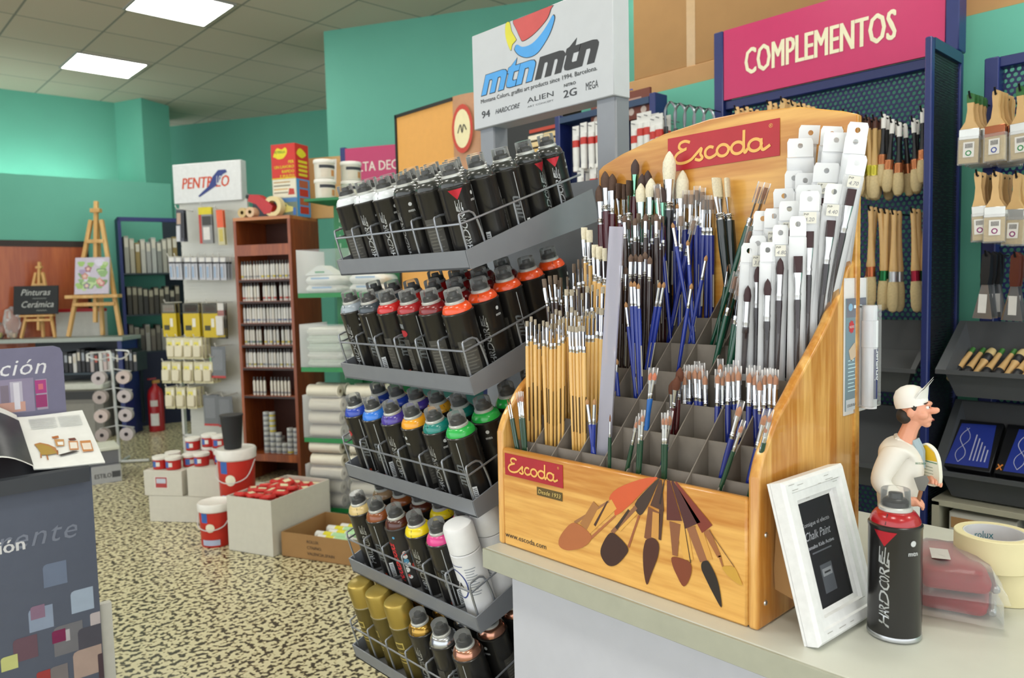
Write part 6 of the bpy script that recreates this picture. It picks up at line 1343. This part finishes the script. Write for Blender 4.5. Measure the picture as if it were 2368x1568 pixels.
L([(310, 1190), (350, 1182), (356, 1196), (318, 1200)], 'b06a30'); L([(325, 1205), (385, 1205), (388, 1245), (340, 1248)], 'c09058', .0078); L([(345, 1222), (380, 1220), (382, 1240), (350, 1240)], 'e6e8e4', .0081)
L([(410, 1200), (450, 1195), (462, 1208), (420, 1212)], '6a3424'); L([(412, 1215), (468, 1215), (475, 1268), (420, 1270)], 'c48a58', .0078); L([(420, 1225), (462, 1224), (468, 1260), (425, 1262)], 'e0dcd0', .0081); L([(480, 1215), (545, 1210), (565, 1275), (500, 1280)], 'c08248', .0078); L([(492, 1230), (545, 1226), (555, 1266), (504, 1268)], 'e0d4c4', .0081)
L([(350, 1300), (440, 1275), (480, 1278), (370, 1306)], '2e2a26')
for k in range(7): L([(170+3*k, 1085+9*k), (330+3*k, 1070+9*k), (331+3*k, 1074+9*k), (171+3*k, 1089+9*k)], 'c2c6c4', .0074); L([(345+3*k, 1068+9*k), (480+3*k, 1056+9*k), (481+3*k, 1060+9*k), (346+3*k, 1072+9*k)], 'c2c6c4', .0074)
im.build('printed_pattern', mg)
lp = MB(); vs = []; n = 12
q0, q3 = q[0], q[3]
for i in range(n+1):
    t = i/n; a = .23*t; hgt = .014+.055*math.sin(min(1, t*1.0)*math.pi)*.8
    vs += [(q0.x-.16*t-.0, q0.y+.0, hgt), (q3.x-.16*t, q3.y, hgt)]
lp.add(vs, [(2*i, 2*i+1, 2*i+3, 2*i+2) for i in range(n)], pgm, Xm); lp.add([(x, y+(.006 if k % 2 == 0 else -.03), z+.0012) for k, (x, y, z) in enumerate(vs)], [(2*i, 2*i+1, 2*i+3, 2*i+2) for i in range(n)], M('3a3c40', .4, 0, .25, sc_=25), Xm); lp.build('left_page', mg, 'curling left page with a dark photograph')

# ================================================================ display table with easels along the far teal wall
TA, TB = D(-30, 800, 7.1), D(282, 774, 7.1); tz = .95; TA.z = TB.z = 0
tx = (TB-TA).normalized(); rt = math.degrees(math.atan2(tx.y, tx.x)); TL = (TB-TA).length
tb = thing('display_table', 'long dark shelf table along the teal wall carrying the easels', 'table', TA, rt)
MB().box(-.6, TL, -.0, .36, tz-.035, tz, M('9aa39c', .4)).build('table_top', tb); MB().box(-.6, TL, .32, .36, .08, tz-.035, M('17242c', .5)).build('back_panel', tb)
for x in (-.5, TL-.06): MB().box(x, x+.04, .02, .34, 0, tz-.035, NAVY).build('upright', tb)
MB().box(-.6, TL, .02, .34, .60, .62, M('2a3a44', .5)).build('lower_shelf', tb)
def ot(px, py, z, dd_=.2):      # local position on the table for a photo column
    Mi = (Matrix.Translation(TA) @ RZ(rt)).inverted(); e = Mi @ EYE; d = Mi.to_3x3() @ ray(px, py); t = (dd_-e.y)/d.y; return (e+d*t)
tw_ = lambda x, y, z: Matrix.Translation(TA) @ RZ(rt) @ Vector((x, y, z))
EW = wood('easel_wood', 'c89a58', 'e0bd80', 2, 14, .5, 8, 0)
def easel(nm, lab, p, sc2, H, W, rz):
    o = thing(nm, lab, 'easel', p, rz); w_ = .022*sc2
    def bar(a, b_, nm2='leg', r=w_):
        a, b_ = Vector(a), Vector(b_); d = b_-a; m = MB(); m.box(-r/2, r/2, -r/2, r/2, 0, d.length, EW, Matrix.Translation(a) @ UP.rotation_difference(d.normalized()).to_matrix().to_4x4(), .002*sc2); return m.build(nm2, o)
    bar((-W/2, 0, 0), (-W*.1, .12*H, H*.86)); bar((W/2, 0, 0), (W*.1, .12*H, H*.86)); bar((0, .11*H, 0), (0, .13*H, H*.84), 'rear_leg')
    bar((0, .02*H, H*.1), (0, .135*H, H), 'mast'); bar((-W*.17, .09*H, H*.70), (W*.17, .09*H, H*.70), 'crossbar'); bar((-W*.40, .02*H, H*.235), (W*.40, .02*H, H*.235), 'crossbar')
    MB().box(-W*.5, W*.5, -.02*H, .05*H, H*.28, H*.305, EW, None, .002).build('tray', o); MB().box(-W*.09, W*.09, .10*H, .145*H, H*.915, H*.945, EW, None, .002).build('clamp', o); return o
q = ot(222, 778, 0, .12); E1 = tw_(q.x, .10, tz+.009); EH = 1.29
easel('easel', 'pale wooden easel holding a flower painting on the dark table', E1, 1.6, EH, .50, rt)
o = thing('painting', 'unframed green and lilac flower canvas on the tall easel', 'painting', tw_(q.x, .078, tz+EH*.307+.014), rt); Xp = RX(-9)
MB().box(-.155, .165, 0, .02, 0, .35, M('d9d6dc', .6), Xp).build('canvas', o)
a = MB(); X = Xp @ FR((0, -.001, 0), (1, 0, 0), (0, 0, 1)); a.rect(-.155, 0, .165, .35, M('c4bccc', .6), X)
for k in range(30): 
    x, y = R_.uniform(-.12, .13), R_.uniform(.04, .31); r = R_.uniform(.018, .045); c = R_.choice(['8fb07a', '9cbf74', 'b9cf9a', 'd4cfe0', 'a898b8', '7a9a6c'])
    a.poly([(max(-.15, min(.16, x+r*math.cos(t)*(1+.3*math.sin(3*t)))), y+r*math.sin(t)*(1+.25*math.cos(2*t))) for t in [i*.42 for i in range(15)]], M(c, .6), X @ T(0, 0, .0003+.00003*k))
for x, y, c in ((-.03, .24, 'a06a78'), (-.06, .17, 'c98a7c'), (.10, .10, 'c4707c'), (-.04, .08, '7c7a8a'), (.08, .12, 'd89a8c')):
    for r, cc in ((.03, c), (.017, 'e0c0b4')): a.poly([(x+r*math.cos(t)*(1+.2*math.sin(5*t)), y+r*math.sin(t)*(1+.2*math.sin(5*t))) for t in [i*.31 for i in range(20)]], M(cc, .6), X @ T(0, 0, .0016 if r > .02 else .002))
a.build('flowers', o)
q = ot(92, 790, 0, .10); E2 = tw_(q.x, .08, tz+.006)
easel('table_easel', 'small table easel holding a black chalkboard on the dark table', E2, 1.1, .72, .32, rt)
o = thing('chalkboard', 'black chalkboard with white chalk writing on the small easel', 'chalkboard', tw_(q.x, .062, tz+.72*.31+.009), rt); Xp = RX(-8)
MB().box(-.21, .21, 0, .012, 0, .27, M('1e2224', .7), Xp).build('board', o)
a = MB(); X = Xp @ FR((0, -.001, 0), (1, 0, 0), (0, 0, 1)); a.text('Pinturas', .085, M('b9bcb8', .8), X @ T(-.14, .18, 0), shear=.3, width=.28); a.stroke([(-.03+.012*k, .145+.008*(k % 2)) for k in range(12)], .004, M('8c908c', .8), X); a.text('Cerámica', .085, M('b9bcb8', .8), X @ T(-.13, .065, 0), shear=.3, width=.30); a.stroke([(.01+.012*k, .03+.008*(k % 2)) for k in range(9)], .004, M('9a9e9a', .8), X); a.build('lettering', o)
q = ot(200, 740, 0, .36); o = thing('white_carton', 'white carton with red top behind the easels on the dark table', 'box', tw_(q.x-.25, .27, tz+.0005), rt); MB().box(0, .46, 0, .08, 0, .24, M('b9bab4', .6), b=.002).build('carton', o); MB().box(-.001, .461, -.001, .081, .24, .27, M('b02028', .5)).build('lid', o, 'red lid')
for i, (px, w_, h_) in enumerate([(0, .13, .16), (34, .12, .30)]):
    q = ot(px, 780, 0, .14); o = thing('plastic_bag', ['low crumpled clear bag at the table end', 'tall crumpled clear bag beside the chalkboard', 'crumpled clear bag at the edge of the photo on the table'][i], 'bag', tw_(q.x, .12, tz+.0005), rt); m = MB()
    ball(m, (0, 0, h_/2), (w_/2, .07, h_/2), CLEAR2, 10)
    b_ = m.build('film', o, None, 20)
    for vtx in b_.data.vertices: vtx.co += Vector((J(.016), J(.016), J(.012) if vtx.co.z > .02 else abs(J(.002))))
    m = MB(); m.box(-.05, .03, -.02, .02, .01, .06, M(('d8d84a', 'c9b49a', 'd0d2d0')[i], .5), b=.005); m.build('contents', o)
rp_ = thing('wall_board', 'large reddish brown board on the teal wall behind the chalkboard', 'board', (0, 8.77, 0), -2.9)
z0, z1 = .3, P(100, 572, 'y', 8.70).z; xr = P(192, 600, 'y', 8.70).x
MB().box(-2.5, xr, -.08, -.04, z0, z1, wood('red_board', '984622', 'ba6636', 2, 3, .35, 8, .3)).build('board', rp_); MB().box(-2.5, xr+.03, -.085, -.03, z1, z1+.06, M('2a1c16', .5)).build('top_frame', rp_); MB().box(xr, xr+.03, -.085, -.03, z0, z1, M('2a1c16', .5)).build('side_frame', rp_)
# binders and packs on the shelf under the table, machine below
cols = ['16191c', '1c1e24', 'c9c8c4', '2a2c30', '16181a', '1e2024', 'b4aaa8', '24262a', 'd2d0cc', 'c9b8b4', 'b8b4ae', '2e2c2c', '3a3c3c', 'c4b43a', '242628', '1c1e20', '30343a']
for i, px in enumerate(range(152, 322, 10)):
    q = ot(px, 830, 0, .05); h_ = .20+J(.025)
    o = thing('sample_pack', f'packaged sample standing under the dark table, {ORD[i] if i < 16 else "last"} from the grey stand', 'pack', tw_(q.x, .05, .6205), rt+J(1), 'packs under the table'); m = MB(); m.box(-.0165, .0165, 0, .20, 0, h_, M(cols[i % 17], .45), b=.002); m.build('pack', o); MB().box(-.012, .012, -.001, 0, h_*.5, h_*.85, M(R_.choice(['d8d6d0', 'b85a50', '9aa0a8', 'c8c0b0']), .5)).build('label', o)
q = ot(190, 900, 0, .0); o = thing('mixing_machine', 'grey boxy machine with pale top standing under the dark table', 'machine', tw_(q.x, -.02, 0), rt); MB().box(-.27, .23, -.06, .3, 0, .47, M('73716a', .5), b=.01).build('housing', o); MB().box(-.30, .25, -.09, .3, .47, .53, M('c4c6bc', .45), b=.012).build('top', o, 'pale top'); MB().box(-.25, .16, -.065, -.06, .38, .455, M('2a2c2c', .5)).build('slot', o)
MB().box(-.24, .15, -.064, -.06, .02, .34, M('85837b', .5)).build('front_door', o)
for i, (px, py, lb) in enumerate(((160, 868, 'yellow'), (176, 880, 'white'))):
    pass
# wire rack with hanging rolls
rk0 = P(278, 1072, 'z', 0); wr = thing('wire_rack', 'white wire floor rack with drooping arms holding round rolls', 'rack', rk0, -35); wm = M('c9ccca', .35, .3)
MB().tube([(0, 0, .02), (-.02, 0, .88), (-.03, 0, .9), (-.05, 0, .9)], .012, wm, 8).build('pole', wr); MB().tube([(-.22, 0, .015), (.22, 0, .015)], .012, wm, 8).build('foot', wr); MB().tube([(0, -.2, .012), (0, .2, .012)], .012, wm, 8).build('foot', wr)
MB().tube(smooth([(-.02, 0, .86), (.05, -.02, .84), (.10, -.02, .86), (.12, -.02, .90), (.02, -.0, .91)], 4), .006, wm, 6).build('basket_loop', wr); MB().tube(smooth([(-.02, 0, .86), (-.10, -.02, .84), (-.17, -.02, .86), (-.18, -.02, .89), (-.05, 0, .9)], 4), .006, wm, 6).build('basket_loop', wr)
for k in range(4): MB().tube([(-.13, -.02, .74-.15*k), (0, 0, .76-.15*k), (.13, -.02, .74-.15*k)], .005, wm, 6).build('arm', wr)
MW = Matrix.Translation(rk0) @ RZ(-35)
for k in range(4):
    for s in (-1, 1):
        p = MW @ Vector((s*.09, -.06, .70-.15*k)); o = thing('sanding_roll', f'round roll on the wire rack, {("top", "second", "third", "lowest")[k]} arm on the {("table", "shelf")[(s+1)//2]} side', 'roll', p, -35)
        c = R_.choice(['b9b0b0', 'a89c98', 'c4b4ae']); MB().lathe([(.015, -.03), (.05, -.03), (.052, .03), (.015, .03), (.015, -.03)], M(c, .6), 18, RX(90)).build('roll', o); MB().lathe([(.0, .032), (.015, .032)], M('3a3234', .5), 12, RX(90)).build('core', o)
q = P(206, 1124, 'z', 0); q.x += .17; q.y -= .05; o = thing('label_box', 'grey box with black lettering on the floor beside the brochure stand', 'box', (q.x-.12, q.y+.05, 0.0005), -8); MB().box(-.05, .16, 0, .25, 0, .125, M('84868a', .5), b=.003).build('box', o); a = MB(); a.rect(-.05, .0, .16, .125, M('a4a6a8', .5), FR((0, -.001, 0), (1, 0, 0), (0, 0, 1))); a.text('ESTILO', .045, INK, FR((-.01, -.0016, .04), (1, 0, 0), (0, 0, 1)), bold=.02, width=.105); a.rect(.10, .035, .155, .08, M('46484c', .5), FR((0, -.0013, 0), (1, 0, 0), (0, 0, 1))); a.build('front_label', o)
o = thing('label_box', 'second grey box with pale lid stacked on the lettered grey box', 'box', (q.x-.13, q.y+.09, .127), -8); MB().box(-.05, .17, 0, .25, 0, .10, M('6a6c70', .5), b=.003).build('box', o); MB().box(-.06, .18, -.01, .26, .10, .125, M('cfd2c4', .5), b=.004).build('lid', o)
# navy book shelf at the corner and the extinguisher
bs0 = D(300, 990, 7.7); bs0.z = 0; rb_ = -12
bk = thing('corner_shelf', 'tall navy metal shelf with dark packs in the corner behind the pegboard', 'shelf', bs0, rb_)
MB().box(0, .03, -.02, .45, 0, 2.12, NAVY).build('side_post', bk); MB().box(-.0, .012, .0, .45, 0, 2.12, M('1c4a50', .5)).build('side_panel', bk); MB().box(0, 1.0, .43, .45, 0, 2.12, M('1a2c38', .6)).build('back_panel', bk); MB().box(0, 1.0, -.02, .02, 2.08, 2.12, NAVY).build('top_rail', bk); MB().box(0, 1.0, -.02, .43, 0, .75, M('141c38', .5)).build('base_cabinet', bk)
for z in (1.56, 1.14, .76): MB().box(.03, 1.0, 0, .43, z-.015, z, M('22343c', .5)).build('shelf', bk)
MBk = Matrix.Translation(bs0) @ RZ(rb_)
for zi, (z, hh, cs, t) in enumerate(((1.56, .40, ['9a9a90', 'a8a494', '8c7a4a', 'b4b4ac', '9a9c9a', 'a8aca8', '808480'], 'upper'), (1.14, .31, ['34322c', '4a463a', '3a3a34', '2c2c2a', '444036'], 'middle'), (.76, .30, ['5a564e', '8c8a84', '4c4844', '94928c', '6a645c'], 'lower'))):
    for k in range(10):
        p = MBk @ Vector((.05+.05*k, .03, z+.0005)); o = thing('sheet_pack', f'hung sheet pack on the {t} shelf of the navy corner shelf', 'pack', p, rb_, f'sheet packs, {t} corner shelf'); h_ = hh*(.85+J(.1)); MB().box(0, .042, 0, .28, 0, h_, M(cs[k % len(cs)], .5), b=.002).build('pack', o)
        MB().box(.004, .038, -.001, 0, h_*.7, h_*.95, M(('c9c6b8', '9a9684', '7a7668')[zi], .5)).build('header', o)
ex = P(364, 996, 'z', 0); o = thing('fire_extinguisher', 'red fire extinguisher with white labels standing by the navy corner shelf', 'fire extinguisher', (ex.x, ex.y, .001), 20)
MB().lathe([(.07, 0), (.072, .01), (.072, .36), (.06, .41), (.03, .44), (.022, .45), (.022, .47)], M('98161c', .3), 20).build('cylinder', o); f_ = lambda v: (.0725*math.sin(v[0]/.0725-.9), -.0725*math.cos(v[0]/.0725-.9), v[1])
a = MB(); a.rect(-.04, .06, .04, .18, M('d0cfca', .5), None, f_, 6); a.build('label', o); a = MB(); a.rect(-.035, .25, .035, .31, M('c0bab4', .5), None, f_, 6); a.build('label', o)
a = MB(); a.box(-.02, .05, -.012, .012, .47, .50, M('a87a2a', .4)); a.build('valve', o); MB().box(-.07, .01, -.012, .012, .51, .525, M('8a1a1c', .4)).build('lever', o); MB().tube(smooth([(.04, 0, .49), (.085, 0, .47), (.09, 0, .3), (.085, 0, .12)], 5), .009, BLACK, 8).build('hose', o)
